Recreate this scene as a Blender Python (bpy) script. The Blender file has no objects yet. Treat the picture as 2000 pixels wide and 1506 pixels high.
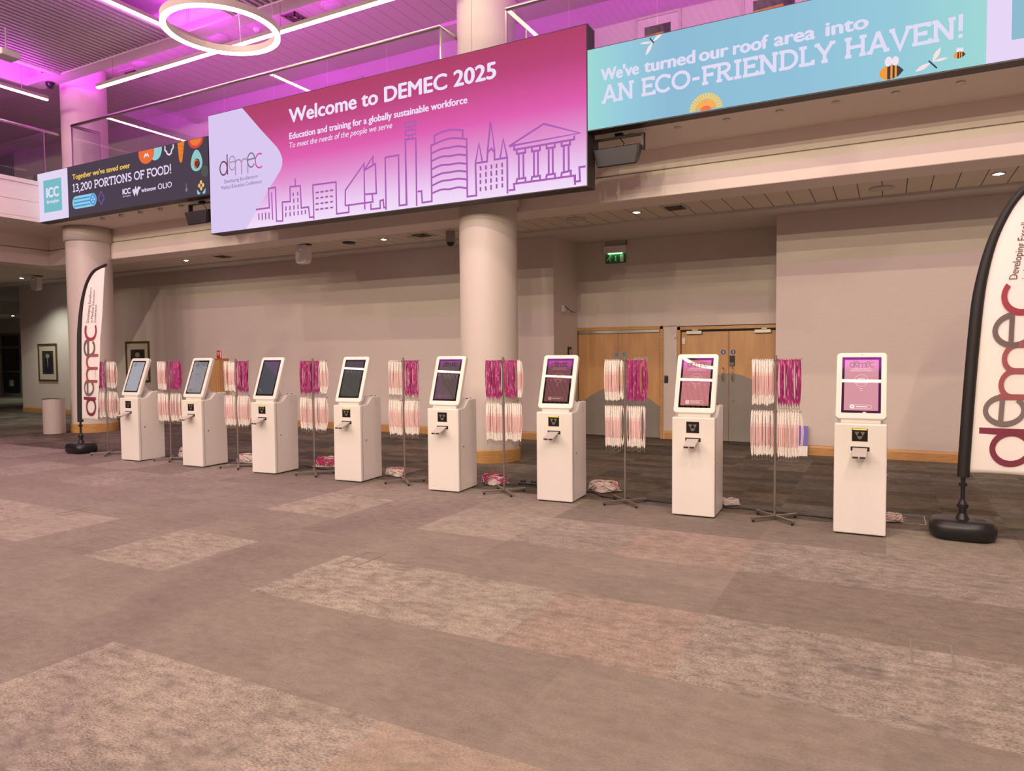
import bpy, bmesh, math, random
from mathutils import Vector, Matrix, Euler
C = bpy.context.scene.collection
SC = bpy.context.scene
PI = math.pi
R = math.radians
rnd = random.Random(7)

# ------------------------------------------------------------------ camera
cam_d = bpy.data.cameras.new('camera'); cam = bpy.data.objects.new('camera', cam_d); C.objects.link(cam)
cam_d.sensor_fit = 'HORIZONTAL'; cam_d.sensor_width = 36.0
cam_d.lens = 1381.42 / 2000 * 36.0
cam_d.clip_start = 0.05; cam_d.clip_end = 200
YAW, PITCH, ROLL = -0.48970264, 0.04390592, 0.00845249
fw = Vector((math.sin(YAW)*math.cos(PITCH), math.cos(YAW)*math.cos(PITCH), -math.sin(PITCH)))
rt = Vector((math.cos(YAW), -math.sin(YAW), 0)); dn = fw.cross(rt)
rt2 = rt*math.cos(ROLL) + dn*math.sin(ROLL); dn2 = -rt*math.sin(ROLL) + dn*math.cos(ROLL)
m3 = Matrix((rt2, -dn2, -fw)).transposed()
cam.matrix_world = Matrix.Translation((0, 0, 1.65)) @ m3.to_4x4()
SC.camera = cam

# ------------------------------------------------------------------ world, exposure
w = bpy.data.worlds.new('world'); SC.world = w; w.use_nodes = True
w.node_tree.nodes['Background'].inputs[0].default_value = (1, .8, .7, 1)
w.node_tree.nodes['Background'].inputs[1].default_value = 0.02
SC.view_settings.view_transform = 'Standard'; SC.view_settings.look = 'None'
SC.view_settings.exposure = 0.0; SC.view_settings.gamma = 1.0
SC.view_settings.use_curve_mapping = False
SC.cycles.use_denoising = True
SC.cycles.max_bounces = 8; SC.cycles.transparent_max_bounces = 16
SC.cycles.sample_clamp_indirect = 6

PENDANT_STRENGTH = 16.0
WARM = (1.0, .84, .66)
PURPLE = (.95, .05, 1.12)

def area(name, loc, size, size_y, power, col, rot=(0, 0, 0), spread=180):
    l = bpy.data.lights.new(name, 'AREA'); l.shape = 'RECTANGLE'; l.size = size; l.size_y = size_y
    l.energy = power; l.color = col; l.spread = R(spread)
    o = bpy.data.objects.new(name, l); C.objects.link(o); o.location = loc; o.rotation_euler = rot
    return o
# purple LED strips lying on top of the dropped ceiling frames, washing the coves
def strip_light(p0, p1, aim, power):
    p0 = Vector(p0); p1 = Vector(p1); d = (p1-p0); L = d.length; d.normalize()
    z = -Vector(aim).normalized(); x = d; y = z.cross(x).normalized(); x = y.cross(z)
    o = area('cove_or_added_strip', (0, 0, 0), L, .05, power, PURPLE)
    o.matrix_world = Matrix.Translation((p0+p1)/2) @ Matrix((x, y, z)).transposed().to_4x4()
    return o
PZ = 7.66
strip_light((-16.2, 8.98, PZ), (-9, 8.98, PZ), (0, .8, .7), 120)
strip_light((-9, 8.98, PZ), (6, 8.98, PZ), (0, .8, .7), 200)
GAPS = ((-11.5, -10.02), (-6.3, -4.9), (-1.1, .2))
RUNS = ((.4, 8.6), (-12.0, -1.0), (-26.5, -15.0))
for y0, y1 in RUNS:
    for x0, x1 in GAPS:
        strip_light((x0-.04, y0, PZ), (x0-.04, y1, PZ), (.9, 0, .5), 26)
        strip_light((x1+.04, y0, PZ), (x1+.04, y1, PZ), (-.9, 0, .5), 26)
    strip_light((-15.3, y0, PZ), (-15.3, y1, PZ), (-.7, 0, .7), 45)
for x0, x1 in ((-15, -4), (-4, 6)):
    strip_light((x0, .26, PZ), (x1, .26, PZ), (0, -.9, .5), 125)
    strip_light((x0, -.86, PZ), (x1, -.86, PZ), (0, .9, .5), 125)
# added purple uplight above two linear lights, unseen, to tint the slatted ceiling
for x in (-10.42, -15.47): strip_light((x, 1.0, 7.10), (x, 8.5, 7.10), (0, 0, 1), 190)
# rows of unseen fill spots added under the slats, tilted toward the back wall
FILL_POWER = 455
for yy, tilt, pw in ((5.6, 25, .5), (1.9, 35, .85), (-3.2, 42, 1.15), (-8.5, 50, 1.6), (-14, 56, 2.2)):
    for xx, px in ((-13.3, .72), (-8.2, .85), (-3.0, 1.0), (2.1, 1.2)):
        if (yy, xx) == (5.6, -3.0): xx = -.7
        l = bpy.data.lights.new('hall_fill_spot', 'SPOT'); l.energy = FILL_POWER*pw*px; l.color = (1, .835, .60); l.spot_size = R(125); l.spot_blend = .7; l.shadow_soft_size = .03
        o = bpy.data.objects.new('hall_fill_spot', l); C.objects.link(o); o.location = (xx, yy, 7.42); o.rotation_euler = (R(tilt), 0, 0)

# ------------------------------------------------------------------ colour / materials
def lin(c):
    return tuple(((v/255)/12.92 if v/255 <= .04045 else ((v/255+.055)/1.055)**2.4) for v in c)
def rgba(c, a=1): return (c[0], c[1], c[2], a)
def mat(name, col, rough=.6, metal=0, spec=.5, bump=None, noise=None, coat=0):
    """col linear rgb; noise=(scale,(sx,sy,sz),amount) varies the colour; bump=(scale,strength)"""
    m = bpy.data.materials.new(name); m.use_nodes = True; nt = m.node_tree; b = nt.nodes['Principled BSDF']
    b.inputs['Base Color'].default_value = rgba(col); b.inputs['Roughness'].default_value = rough
    b.inputs['Metallic'].default_value = metal; b.inputs['Specular IOR Level'].default_value = spec
    if coat: b.inputs['Coat Weight'].default_value = coat; b.inputs['Coat Roughness'].default_value = .03
    if noise or bump:
        tc = nt.nodes.new('ShaderNodeTexCoord')
    if noise:
        mp = nt.nodes.new('ShaderNodeMapping'); mp.inputs['Scale'].default_value = noise[1]
        nt.links.new(tc.outputs['Object'], mp.inputs[0])
        n = nt.nodes.new('ShaderNodeTexNoise'); n.inputs['Scale'].default_value = noise[0]; n.inputs['Detail'].default_value = 6
        nt.links.new(mp.outputs[0], n.inputs['Vector'])
        r = nt.nodes.new('ShaderNodeMapRange'); r.inputs[1].default_value = .3; r.inputs[2].default_value = .7
        r.inputs[3].default_value = 1-noise[2]; r.inputs[4].default_value = 1+noise[2]
        nt.links.new(n.outputs[0], r.inputs[0])
        mx = nt.nodes.new('ShaderNodeVectorMath'); mx.operation = 'SCALE'; mx.inputs[0].default_value = col
        nt.links.new(r.outputs[0], mx.inputs['Scale']); nt.links.new(mx.outputs[0], b.inputs['Base Color'])
    if bump:
        n2 = nt.nodes.new('ShaderNodeTexNoise'); n2.inputs['Scale'].default_value = bump[0]; n2.inputs['Detail'].default_value = 4
        nt.links.new(tc.outputs['Object'], n2.inputs['Vector'])
        bp = nt.nodes.new('ShaderNodeBump'); bp.inputs['Strength'].default_value = bump[1]; bp.inputs['Distance'].default_value = .01
        nt.links.new(n2.outputs[0], bp.inputs['Height']); nt.links.new(bp.outputs[0], b.inputs['Normal'])
    return m
def emit(name, srgb, strength=1.0):
    m = bpy.data.materials.new(name); m.use_nodes = True; nt = m.node_tree
    for n in list(nt.nodes): nt.nodes.remove(n)
    o = nt.nodes.new('ShaderNodeOutputMaterial'); e = nt.nodes.new('ShaderNodeEmission')
    e.inputs[0].default_value = rgba(lin(srgb)); e.inputs[1].default_value = strength
    nt.links.new(e.outputs[0], o.inputs[0]); return m
_ec = {}
def E_(srgb):
    if srgb not in _ec: _ec[srgb] = emit('screen_picture_%d' % len(_ec), srgb)
    return _ec[srgb]
def ramp_nodes(nt, axis, lo, hi, stops, src='Object'):
    tc = nt.nodes.new('ShaderNodeTexCoord'); sp = nt.nodes.new('ShaderNodeSeparateXYZ')
    nt.links.new(tc.outputs[src], sp.inputs[0])
    mr = nt.nodes.new('ShaderNodeMapRange'); mr.inputs[1].default_value = lo; mr.inputs[2].default_value = hi
    nt.links.new(sp.outputs[axis], mr.inputs[0])
    cr = nt.nodes.new('ShaderNodeValToRGB'); cr.color_ramp.elements.remove(cr.color_ramp.elements[1])
    first = True
    for p, c in stops:
        e = cr.color_ramp.elements[0] if first else cr.color_ramp.elements.new(p)
        e.position = p; e.color = rgba(lin(c)); first = False
    nt.links.new(mr.outputs[0], cr.inputs[0]); return cr
def emit_ramp(name, axis, lo, hi, stops):
    m = emit(name, (255, 255, 255)); nt = m.node_tree
    cr = ramp_nodes(nt, axis, lo, hi, stops)
    e = [n for n in nt.nodes if n.type == 'EMISSION'][0]
    nt.links.new(cr.outputs[0], e.inputs[0]); return m

# ------------------------------------------------------------------ mesh builder
class MB:
    def __init__(s): s.v = []; s.f = []; s.mi = []; s.sm = []
    def add(s, vs, fs, mi=0, sm=False):
        o = len(s.v); s.v += [tuple(v) for v in vs]
        for f in fs: s.f.append([i+o for i in f]); s.mi.append(mi); s.sm.append(sm)
        return s
    def box(s, x0, x1, y0, y1, z0, z1, mi=0, M=None):
        vs = [Vector((x, y, z)) for x in (x0, x1) for y in (y0, y1) for z in (z0, z1)]
        if M: vs = [M @ v for v in vs]
        return s.add(vs, [(0, 1, 3, 2), (4, 6, 7, 5), (0, 4, 5, 1), (2, 3, 7, 6), (0, 2, 6, 4), (1, 5, 7, 3)], mi)
    def prism(s, pts, axis, a, b, mi=0):
        """pts 2D polygon; axis x: pts=(y,z); axis y: pts=(x,z); axis z: pts=(x,y)"""
        n = len(pts)
        def P(p, d): return (d, p[0], p[1]) if axis == 'x' else ((p[0], d, p[1]) if axis == 'y' else (p[0], p[1], d))
        vs = [P(p, a) for p in pts] + [P(p, b) for p in pts]
        fs = [list(range(n)), list(range(2*n-1, n-1, -1))] + [(i, i+n, (i+1) % n+n, (i+1) % n) for i in range(n)]
        return s.add(vs, fs, mi)
    def cyl(s, p0, p1, r0, r1=None, n=16, mi=0, sm=True, cap=True):
        r1 = r0 if r1 is None else r1
        p0 = Vector(p0); p1 = Vector(p1); d = (p1-p0).normalized()
        a = d.orthogonal().normalized(); b = d.cross(a)
        vs = []
        for p, r in ((p0, r0), (p1, r1)):
            for i in range(n):
                t = 2*PI*i/n; vs.append(p + a*math.cos(t)*r + b*math.sin(t)*r)
        fs = [(i, (i+1) % n, (i+1) % n+n, i+n) for i in range(n)]
        s.add(vs, fs, mi, sm)
        if cap: s.add(vs, [list(range(n-1, -1, -1)), list(range(n, 2*n))], mi)
        return s
    def lathe(s, prof, n=48, c=(0, 0), mi=0, sm=True, ang=None):
        vs = []
        for r, z in prof:
            for i in range(n):
                t = 2*PI*i/n; vs.append((c[0]+r*math.cos(t), c[1]+r*math.sin(t), z))
        fs = []
        for k in range(len(prof)-1):
            for i in range(n): fs.append((k*n+i, k*n+(i+1) % n, (k+1)*n+(i+1) % n, (k+1)*n+i))
        s.add(vs, fs, mi, sm)
        s.add([vs[i] for i in range(n)], [list(range(n-1, -1, -1))], mi)
        s.add([vs[(len(prof)-1)*n+i] for i in range(n)], [list(range(n))], mi); return s
    def tube(s, pts, r, n=8, mi=0, closed=False):
        pts = [Vector(p) for p in pts]; N = len(pts); vs = []
        up = None
        for k in range(N):
            if closed: d = pts[(k+1) % N]-pts[k-1]
            else: d = pts[min(k+1, N-1)]-pts[max(k-1, 0)]
            d.normalize()
            if up is None: up = d.orthogonal().normalized()
            a = (up - d*up.dot(d)); a = a.normalized() if a.length > 1e-6 else d.orthogonal().normalized()
            up = a; b = d.cross(a); rr = r[k] if isinstance(r, (list, tuple)) else r
            for i in range(n):
                t = 2*PI*i/n; vs.append(pts[k]+a*math.cos(t)*rr+b*math.sin(t)*rr)
        fs = []
        for k in range(N if closed else N-1):
            for i in range(n): fs.append((k*n+i, k*n+(i+1) % n, ((k+1) % N)*n+(i+1) % n, ((k+1) % N)*n+i))
        s.add(vs, fs, mi, True)
        if not closed: s.add(vs, [list(range(n-1, -1, -1)), [(N-1)*n+i for i in range(n)]], mi)
        return s
    def stroke(s, pts, wd, y=0.0, closed=False, mi=0):
        """flat mitred line in the XZ plane facing -Y"""
        P = [Vector((p[0], p[1])) for p in pts]; N = len(P); L = []; Rr = []
        for i in range(N):
            a = P[i]-P[i-1] if (i > 0 or closed) else None
            b = P[(i+1) % N]-P[i] if (i < N-1 or closed) else None
            if a is None: a = b
            if b is None: b = a
            a = a.normalized() if a.length > 1e-9 else Vector((1, 0)); b = b.normalized() if b.length > 1e-9 else a
            na = Vector((-a.y, a.x)); nb = Vector((-b.y, b.x)); m = na+nb
            if m.length < .3: m = na; k = 1
            else:
                m.normalize(); k = min(1/max(m.dot(na), .3), 2.2)
            L.append(P[i]+m*k*wd/2); Rr.append(P[i]-m*k*wd/2)
        vs = [(p.x, y, p.y) for p in L]+[(p.x, y, p.y) for p in Rr]
        fs = [(i, N+i, N+(i+1) % N, (i+1) % N) for i in range(N if closed else N-1)]
        return s.add(vs, fs, mi)
    def poly(s, pts, y=0.0, mi=0):
        return s.add([(p[0], y, p[1]) for p in pts], [list(range(len(pts)))], mi)
    def mesh(s, name, mats):
        me = bpy.data.meshes.new(name); me.from_pydata(s.v, [], s.f)
        for m in (mats if isinstance(mats, (list, tuple)) else [mats]): me.materials.append(m)
        me.polygons.foreach_set('material_index', s.mi); me.polygons.foreach_set('use_smooth', s.sm); me.update()
        return me
    def build(s, name, mats, parent=None, loc=None, rot=None, bevel=0, seg=2, recalc=True):
        me = s.mesh(name, mats)
        if recalc:
            bm = bmesh.new(); bm.from_mesh(me); bmesh.ops.recalc_face_normals(bm, faces=bm.faces)
            if bevel:
                bmesh.ops.remove_doubles(bm, verts=bm.verts, dist=1e-5)
                es = [e for e in bm.edges if len(e.link_faces) == 2 and e.calc_face_angle(0) > .6]
                bmesh.ops.bevel(bm, geom=es, offset=bevel, segments=seg, profile=.5, affect='EDGES')
            bm.to_mesh(me); bm.free()
        o = bpy.data.objects.new(name, me); C.objects.link(o)
        if parent: o.parent = parent
        if loc: o.location = loc
        if rot: o.rotation_euler = rot
        return o
def tag(o, label=None, cat=None, group=None, kind=None):
    if label: o['label'] = label
    if cat: o['category'] = cat
    if group: o['group'] = group
    if kind: o['kind'] = kind
    return o
def empty(name, label, cat, loc=(0, 0, 0), rz=0, group=None, kind=None):
    o = bpy.data.objects.new(name, None); C.objects.link(o); o.location = loc; o.rotation_euler = (0, 0, rz)
    o.empty_display_size = .1
    return tag(o, label, cat, group, kind)
def struct(o, kind='structure'): o['kind'] = kind; return o
def circ(cx, cz, rx, rz=None, n=32, a0=0, a1=2*PI, full=True):
    rz = rx if rz is None else rz
    m = n if full else n+1
    return [(cx+rx*math.cos(a0+(a1-a0)*i/n), cz+rz*math.sin(a0+(a1-a0)*i/n)) for i in range(m)]
def rrect(x0, x1, z0, z1, r, n=6):
    out = []
    for cx, cz, a in ((x1-r, z1-r, 0), (x0+r, z1-r, PI/2), (x0+r, z0+r, PI), (x1-r, z0+r, 1.5*PI)):
        out += [(cx+r*math.cos(a+PI/2*i/n), cz+r*math.sin(a+PI/2*i/n)) for i in range(n+1)]
    return out

# text turned into mesh; fitted to a measured width and capital height
_cap = [None]
def text_raw(s, bold=0.0, shear=0.0, spacing=1.0):
    cu = bpy.data.curves.new('lettering', 'FONT'); cu.body = s; cu.size = 1; cu.offset = bold; cu.shear = shear
    cu.space_character = spacing; cu.resolution_u = 4; cu.fill_mode = 'FRONT'
    o = bpy.data.objects.new('lettering', cu); C.objects.link(o)
    dg = bpy.context.evaluated_depsgraph_get(); me = bpy.data.meshes.new_from_object(o.evaluated_get(dg))
    bpy.data.objects.remove(o); vs = [tuple(v.co) for v in me.vertices]; fs = [tuple(p.vertices) for p in me.polygons]
    bpy.data.meshes.remove(me); return vs, fs
def text_mb(mb, s, x0, z0, width, cap, y=0.0, bold=0.0, shear=0.0, mi=0, turn=False, center=False, word=None):
    """word=k keeps only the k-th word of the fitted line"""
    if _cap[0] is None:
        v, f = text_raw('H'); _cap[0] = max(p[1] for p in v)
    vs, fs = text_raw(s, 0, shear)
    lo = min(p[0] for p in vs); hi = max(p[0] for p in vs); sx = width/(hi-lo); sz = cap/_cap[0]
    if center: x0 = x0-width/2
    ff = fs
    if word is not None:
        ws = s.split(' '); mxx = lambda q: max(p[0] for p in text_raw(q, 0, shear)[0])
        xa = -9 if word == 0 else mxx(' '.join(ws[:word])); xb = mxx(' '.join(ws[:word+1]))
        ff = [f for f in fs if xa-.02 < sum(vs[i][0] for i in f)/len(f)-shear*.2*0 <= xb+.02]
        us = sorted({i for f in ff for i in f}); ix = {q: k for k, q in enumerate(us)}
        vs = [vs[i] for i in us]; ff = [[ix[i] for i in f] for f in ff]
    a, b_ = 0, len(vs)
    base = [((p[0]-lo)*sx, p[1]*sz) for p in vs[a:b_]]
    d = bold*cap
    for dx, dz in (((0, 0),) if not bold else ((-d, 0), (d, 0), (0, d*.6), (0, -d*.6), (0, 0))):
        pts = [(q[0]+dx, q[1]+dz) for q in base]
        if turn: vv = [(x0-q, y, z0+p) for p, q in pts]
        else: vv = [(x0+p, y, z0+q) for p, q in pts]
        mb.add(vv, ff, mi)
    return mb

# slab-serif capitals drawn with strokes, unit height
def _arc(cx, cz, rx, rz, a0, a1, n=14): return [(cx+rx*math.cos(R(a0+(a1-a0)*i/n)), cz+rz*math.sin(R(a0+(a1-a0)*i/n))) for i in range(n+1)]
T = .165; h = T/2
SLAB = {
 'A': (.86, [[(.1, 0), (.43, 1)], [(.43, 1), (.78, 0)], [(.24, .32), (.64, .32)], [(-.02, h), (.2, h)], [(.66, h), (.9, h)]]),
 'N': (.92, [[(.16, 0), (.16, 1)], [(.16, .96), (.76, .04)], [(.76, 0), (.76, 1)], [(.0, 1-h), (.2, 1-h)], [(.02, h), (.3, h)], [(.64, 1-h), (.92, 1-h)]]),
 'E': (.72, [[(.14, 0), (.14, 1)], [(0, 1-h), (.66, 1-h), (.66, .78)], [(0, h), (.7, h), (.7, .24)], [(.14, .52), (.54, .52)], [(.52, .42), (.52, .62)]]),
 'F': (.68, [[(.16, 0), (.16, 1)], [(0, 1-h), (.66, 1-h), (.66, .76)], [(.16, .5), (.54, .5)], [(.52, .4), (.52, .6)], [(.02, h), (.34, h)]]),
 'C': (.84, [_arc(.46, .5, .4, .5-h, 42, 318, 24), [(.74, .72), (.74, .92)]]),
 'O': (.98, [_arc(.49, .5, .42, .5-h, 0, 360, 32)]),
 'D': (.88, [[(.16, 0), (.16, 1)], [(0, 1-h), (.38, 1-h)]+_arc(.38, .5, .42, .5-h, 90, -90, 18)+[(0, h)]]),
 'R': (.84, [[(.16, 0), (.16, 1)], [(0, 1-h), (.42, 1-h)]+_arc(.42, .71, .24, .29-h, 90, -90, 10)+[(.16, .45)], [(.42, .45), (.68, .04)], [(.02, h), (.32, h)], [(.64, h), (.86, h)]]),
 'P': (.76, [[(.16, 0), (.16, 1)], [(0, 1-h), (.42, 1-h)]+_arc(.42, .68, .26, .32-h, 90, -90, 10)+[(.16, .4)], [(.02, h), (.34, h)]]),
 'I': (.4, [[(.2, 0), (.2, 1)], [(.02, h), (.38, h)], [(.02, 1-h), (.38, 1-h)]]),
 'L': (.66, [[(.16, 0), (.16, 1)], [(0, 1-h), (.34, 1-h)], [(0, h), (.62, h), (.62, .26)]]),
 'Y': (.86, [[(.08, .98), (.43, .42), (.78, .98)], [(.43, .45), (.43, 0)], [(-.02, 1-h), (.22, 1-h)], [(.64, 1-h), (.9, 1-h)], [(.28, h), (.58, h)]]),
 'H': (.94, [[(.16, 0), (.16, 1)], [(.78, 0), (.78, 1)], [(.16, .5), (.78, .5)], [(0, 1-h), (.3, 1-h)], [(.64, 1-h), (.94, 1-h)], [(.02, h), (.3, h)], [(.64, h), (.92, h)]]),
 'V': (.86, [[(.08, 1), (.43, .02), (.78, 1)], [(-.02, 1-h), (.22, 1-h)], [(.64, 1-h), (.9, 1-h)]]),
 'T': (.8, [[(.4, 0), (.4, 1)], [(.04, .76), (.04, 1-h), (.76, 1-h), (.76, .76)], [(.26, h), (.54, h)]]),
 'S': (.66, [_arc(.34, .72, .24, .28-h, 30, 270, 12)+_arc(.34, .28, .26, .28-h, 90, -150, 12)]),
 '1': (.46, [[(.24, 0), (.24, 1)], [(.04, .82), (.24, .95)], [(.04, h), (.44, h)]]),
 '2': (.66, [_arc(.33, .7, .24, .3-h, 160, -30, 10)+[(.08, h), (.62, h)]]),
 '3': (.64, [_arc(.3, .73, .24, .27-h, 150, -90, 10), _arc(.3, .28, .27, .28-h, 90, -150, 10)]),
 '0': (.7, [_arc(.35, .5, .27, .5-h, 0, 360, 24)]),
 '!': (.28, [[(.14, .3), (.14, 1.05)], [(.14, 0), (.14, .17)]]),
 '-': (.5, [[(.06, .42), (.44, .42)]]),
 ',': (.26, [[(.14, .1), (.06, -.16)]]),
 ' ': (.34, []),
}
def slab_mb(mb, s, x0, z0, width, cap, y=0.0, mi=0, gap=.05, th=T, word=None):
    tot = sum(SLAB[c][0]+gap for c in s)-gap; sx = width/tot; x = 0; wi = 0
    for c in s:
        wd, st = SLAB[c]
        if c == ' ': wi += 1
        if word is not None and wi != word: x += wd+gap; continue
        for k in st:
            t = MB(); t.stroke(k, th, 0)
            mb.add([(x0+(v[0]+x)*sx, y, z0+v[2]*cap) for v in t.v], t.f, mi)
        x += wd+gap
    return mb

# the conference logo: five overlapping thin letters d e m e c, in metres of the big screen (1.05 wide)
def bowl(cx, cz, rx, rz, a0, a1, n=22): return _arc(cx, cz, rx, rz, a0, a1, n)
LOGO = [
 ('d', [bowl(.112, .115, .090, .115, 0, 360, 28), [(.209, .345), (.209, -.008)]]),
 ('e', [bowl(.332, .177, .080, .118, -50, 0, 4)[:1]+bowl(.332, .177, .080, .118, -38, -350, 26)+[(.25, .195)]]),
 ('m', [[(.410, .222), (.410, -.04)], [(.410, .1)]+bowl(.485, .14, .075, .075, 180, 0, 12)+[(.560, -.04)], [(.560, .1)]+bowl(.635, .135, .075, .075, 180, 0, 12)+[(.710, -.045)]]),
 ('E', [bowl(.796, .166, .088, .118, -38, -350, 26)+[(.71, .178)]]),
 ('c', [bowl(.995, .130, .100, .118, 55, 305, 22)]),
]
def logo_obj(parent, fn, cols, y, wd=.026, outline=None, name='logo_letter'):
    for k, (nm, st) in enumerate(LOGO):
        mb = MB()
        for s_ in st:
            if outline:
                t = MB(); t.stroke(s_, wd*outline, y+.0012)
                mb.add([fn(v) for v in t.v], t.f, 1)
            t = MB(); t.stroke(s_, wd, y-.0004*k)
            mb.add([fn(v) for v in t.v], t.f, 0)
        mb.build(name, cols[k] if isinstance(cols[k], list) else [cols[k], cols[k]], parent, recalc=False)

def catmull(pts, n=5):
    out = []; P = [Vector((p[0], p[1])) for p in pts]
    for i in range(len(P)-1):
        p0 = P[max(i-1, 0)]; p1 = P[i]; p2 = P[i+1]; p3 = P[min(i+2, len(P)-1)]
        for k in range(n):
            t_ = k/n; q = .5*((2*p1)+(p2-p0)*t_+(2*p0-5*p1+4*p2-p3)*t_*t_+(3*p1-p0-3*p2+p3)*t_**3); out.append((q.x, q.y))
    out.append(tuple(P[-1])); return out
SKY=[[(-9.55,4.15),(-9.23,4.15),(-9.24,4.47),(-9.08,4.47),(-9.07,3.91),(-8.93,3.90),(-8.93,4.21),(-8.75,4.20),(-8.75,4.44),(-8.52,4.43),(-8.51,4.07),(-8.35,4.07),(-8.33,3.90),(-8.24,3.90)],[(-9.17,4.40),(-9.16,3.94)],[(-8.63,4.56),(-8.63,4.44)],[(-8.24,3.86),(-8.25,4.41),(-7.76,4.40),(-7.76,3.90),(-7.51,3.90),(-7.51,4.00)],[(-7.58,4.01),(-7.57,4.25),(-7.19,4.61),(-7.19,3.91)],[(-7.58,4.01),(-7.03,4.01),(-7.04,4.12)],[(-7.18,4.52),(-7.01,4.70),(-7.02,4.58)],[(-7.18,4.51),(-6.97,4.58),(-6.96,4.13),(-7.18,4.14)],[(-7.07,3.99),(-7.07,3.90),(-6.89,3.90),(-6.89,4.01),(-6.83,4.02),(-6.82,3.90),(-6.78,3.90)],[(-6.78,3.86),(-6.78,4.65),(-6.53,4.65),(-6.53,3.90),(-6.39,3.90),(-6.40,4.88)],[(-6.40,3.90),(-6.40,4.86),(-6.21,4.85),(-6.21,3.86)],[(-6.19,4.07),(-6.12,4.07),(-6.11,3.90),(-5.94,3.90),(-5.94,4.71),(-5.88,4.72),(-5.88,4.84),(-5.76,4.87),(-5.61,4.88),(-5.48,4.86),(-5.39,4.84),(-5.40,4.73)],[(-5.94,4.70),(-5.78,4.74),(-5.61,4.76),(-5.47,4.74),(-5.33,4.71),(-5.33,3.90),(-5.18,3.90),(-5.19,4.35)],[(-5.94,4.59),(-5.77,4.63),(-5.62,4.63),(-5.47,4.63),(-5.33,4.59)],[(-5.94,4.48),(-5.77,4.52),(-5.62,4.51),(-5.47,4.51),(-5.33,4.48)],[(-5.94,4.36),(-5.77,4.40),(-5.62,4.39),(-5.47,4.39),(-5.33,4.36)],[(-5.94,4.24),(-5.77,4.28),(-5.62,4.28),(-5.47,4.28),(-5.33,4.25)],[(-5.95,4.12),(-5.77,4.17),(-5.62,4.17),(-5.47,4.17),(-5.33,4.14)],[(-5.95,4.01),(-5.78,4.05),(-5.62,4.04),(-5.48,4.05),(-5.34,4.02)],[(-5.19,4.35),(-5.13,4.62),(-5.08,4.37)],[(-5.19,4.35),(-5.00,4.35),(-4.99,4.49),(-4.94,4.89),(-4.88,4.48),(-4.88,4.36),(-4.68,4.36)],[(-4.99,4.47),(-4.93,4.52),(-4.88,4.46)],[(-4.79,4.37),(-4.74,4.62),(-4.68,4.36),(-4.68,3.87)],[(-4.66,3.91),(-4.57,3.91),(-4.58,3.99),(-3.67,3.99),(-3.67,3.91),(-3.60,3.91),(-3.61,4.09),(-3.52,4.09)],[(-3.68,3.99),(-3.67,3.87)],[(-4.65,4.51),(-4.12,4.73),(-3.60,4.53),(-4.65,4.51)],[(-4.57,4.50),(-4.57,4.45),(-3.68,4.46),(-3.68,4.51)],[(-4.53,4.44),(-4.53,4.39),(-4.40,4.39),(-4.40,4.44)],[(-4.50,4.38),(-4.50,4.05)],[(-4.43,4.38),(-4.43,4.05)],[(-4.54,4.00),(-4.53,4.05),(-4.40,4.05),(-4.40,4.00)],[(-4.30,4.45),(-4.30,4.39),(-4.18,4.39),(-4.18,4.45)],[(-4.27,4.38),(-4.27,4.05)],[(-4.21,4.38),(-4.21,4.05)],[(-4.31,4.00),(-4.30,4.05),(-4.18,4.05),(-4.18,4.00)],[(-4.08,4.45),(-4.08,4.40),(-3.96,4.40),(-3.96,4.45)],[(-4.05,4.39),(-4.05,4.05)],[(-3.99,4.39),(-3.99,4.05)],[(-4.09,4.00),(-4.08,4.05),(-3.96,4.05),(-3.96,4.00)],[(-3.86,4.46),(-3.86,4.40),(-3.74,4.40),(-3.74,4.46)],[(-3.83,4.39),(-3.83,4.05)],[(-3.76,4.39),(-3.76,4.05)],[(-3.87,4.00),(-3.86,4.05),(-3.73,4.06),(-3.73,4.00)],]
TOWER=[[(-6.41,5.11),(-6.20,5.10)],[(-6.41,5.04),(-6.20,5.03)],[(-6.41,4.99),(-6.21,4.98)],[(-6.41,4.92),(-6.21,4.91)],[(-6.40,5.11),(-6.40,5.03)],[(-6.21,5.10),(-6.21,5.02)],[(-6.40,4.99),(-6.40,4.91)],[(-6.21,4.99),(-6.22,4.90)],[(-6.33,5.03),(-6.34,4.98)],[(-6.28,5.02),(-6.28,4.97)],[(-6.34,4.91),(-6.34,4.86)],[(-6.28,4.91),(-6.28,4.86)],]
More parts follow.
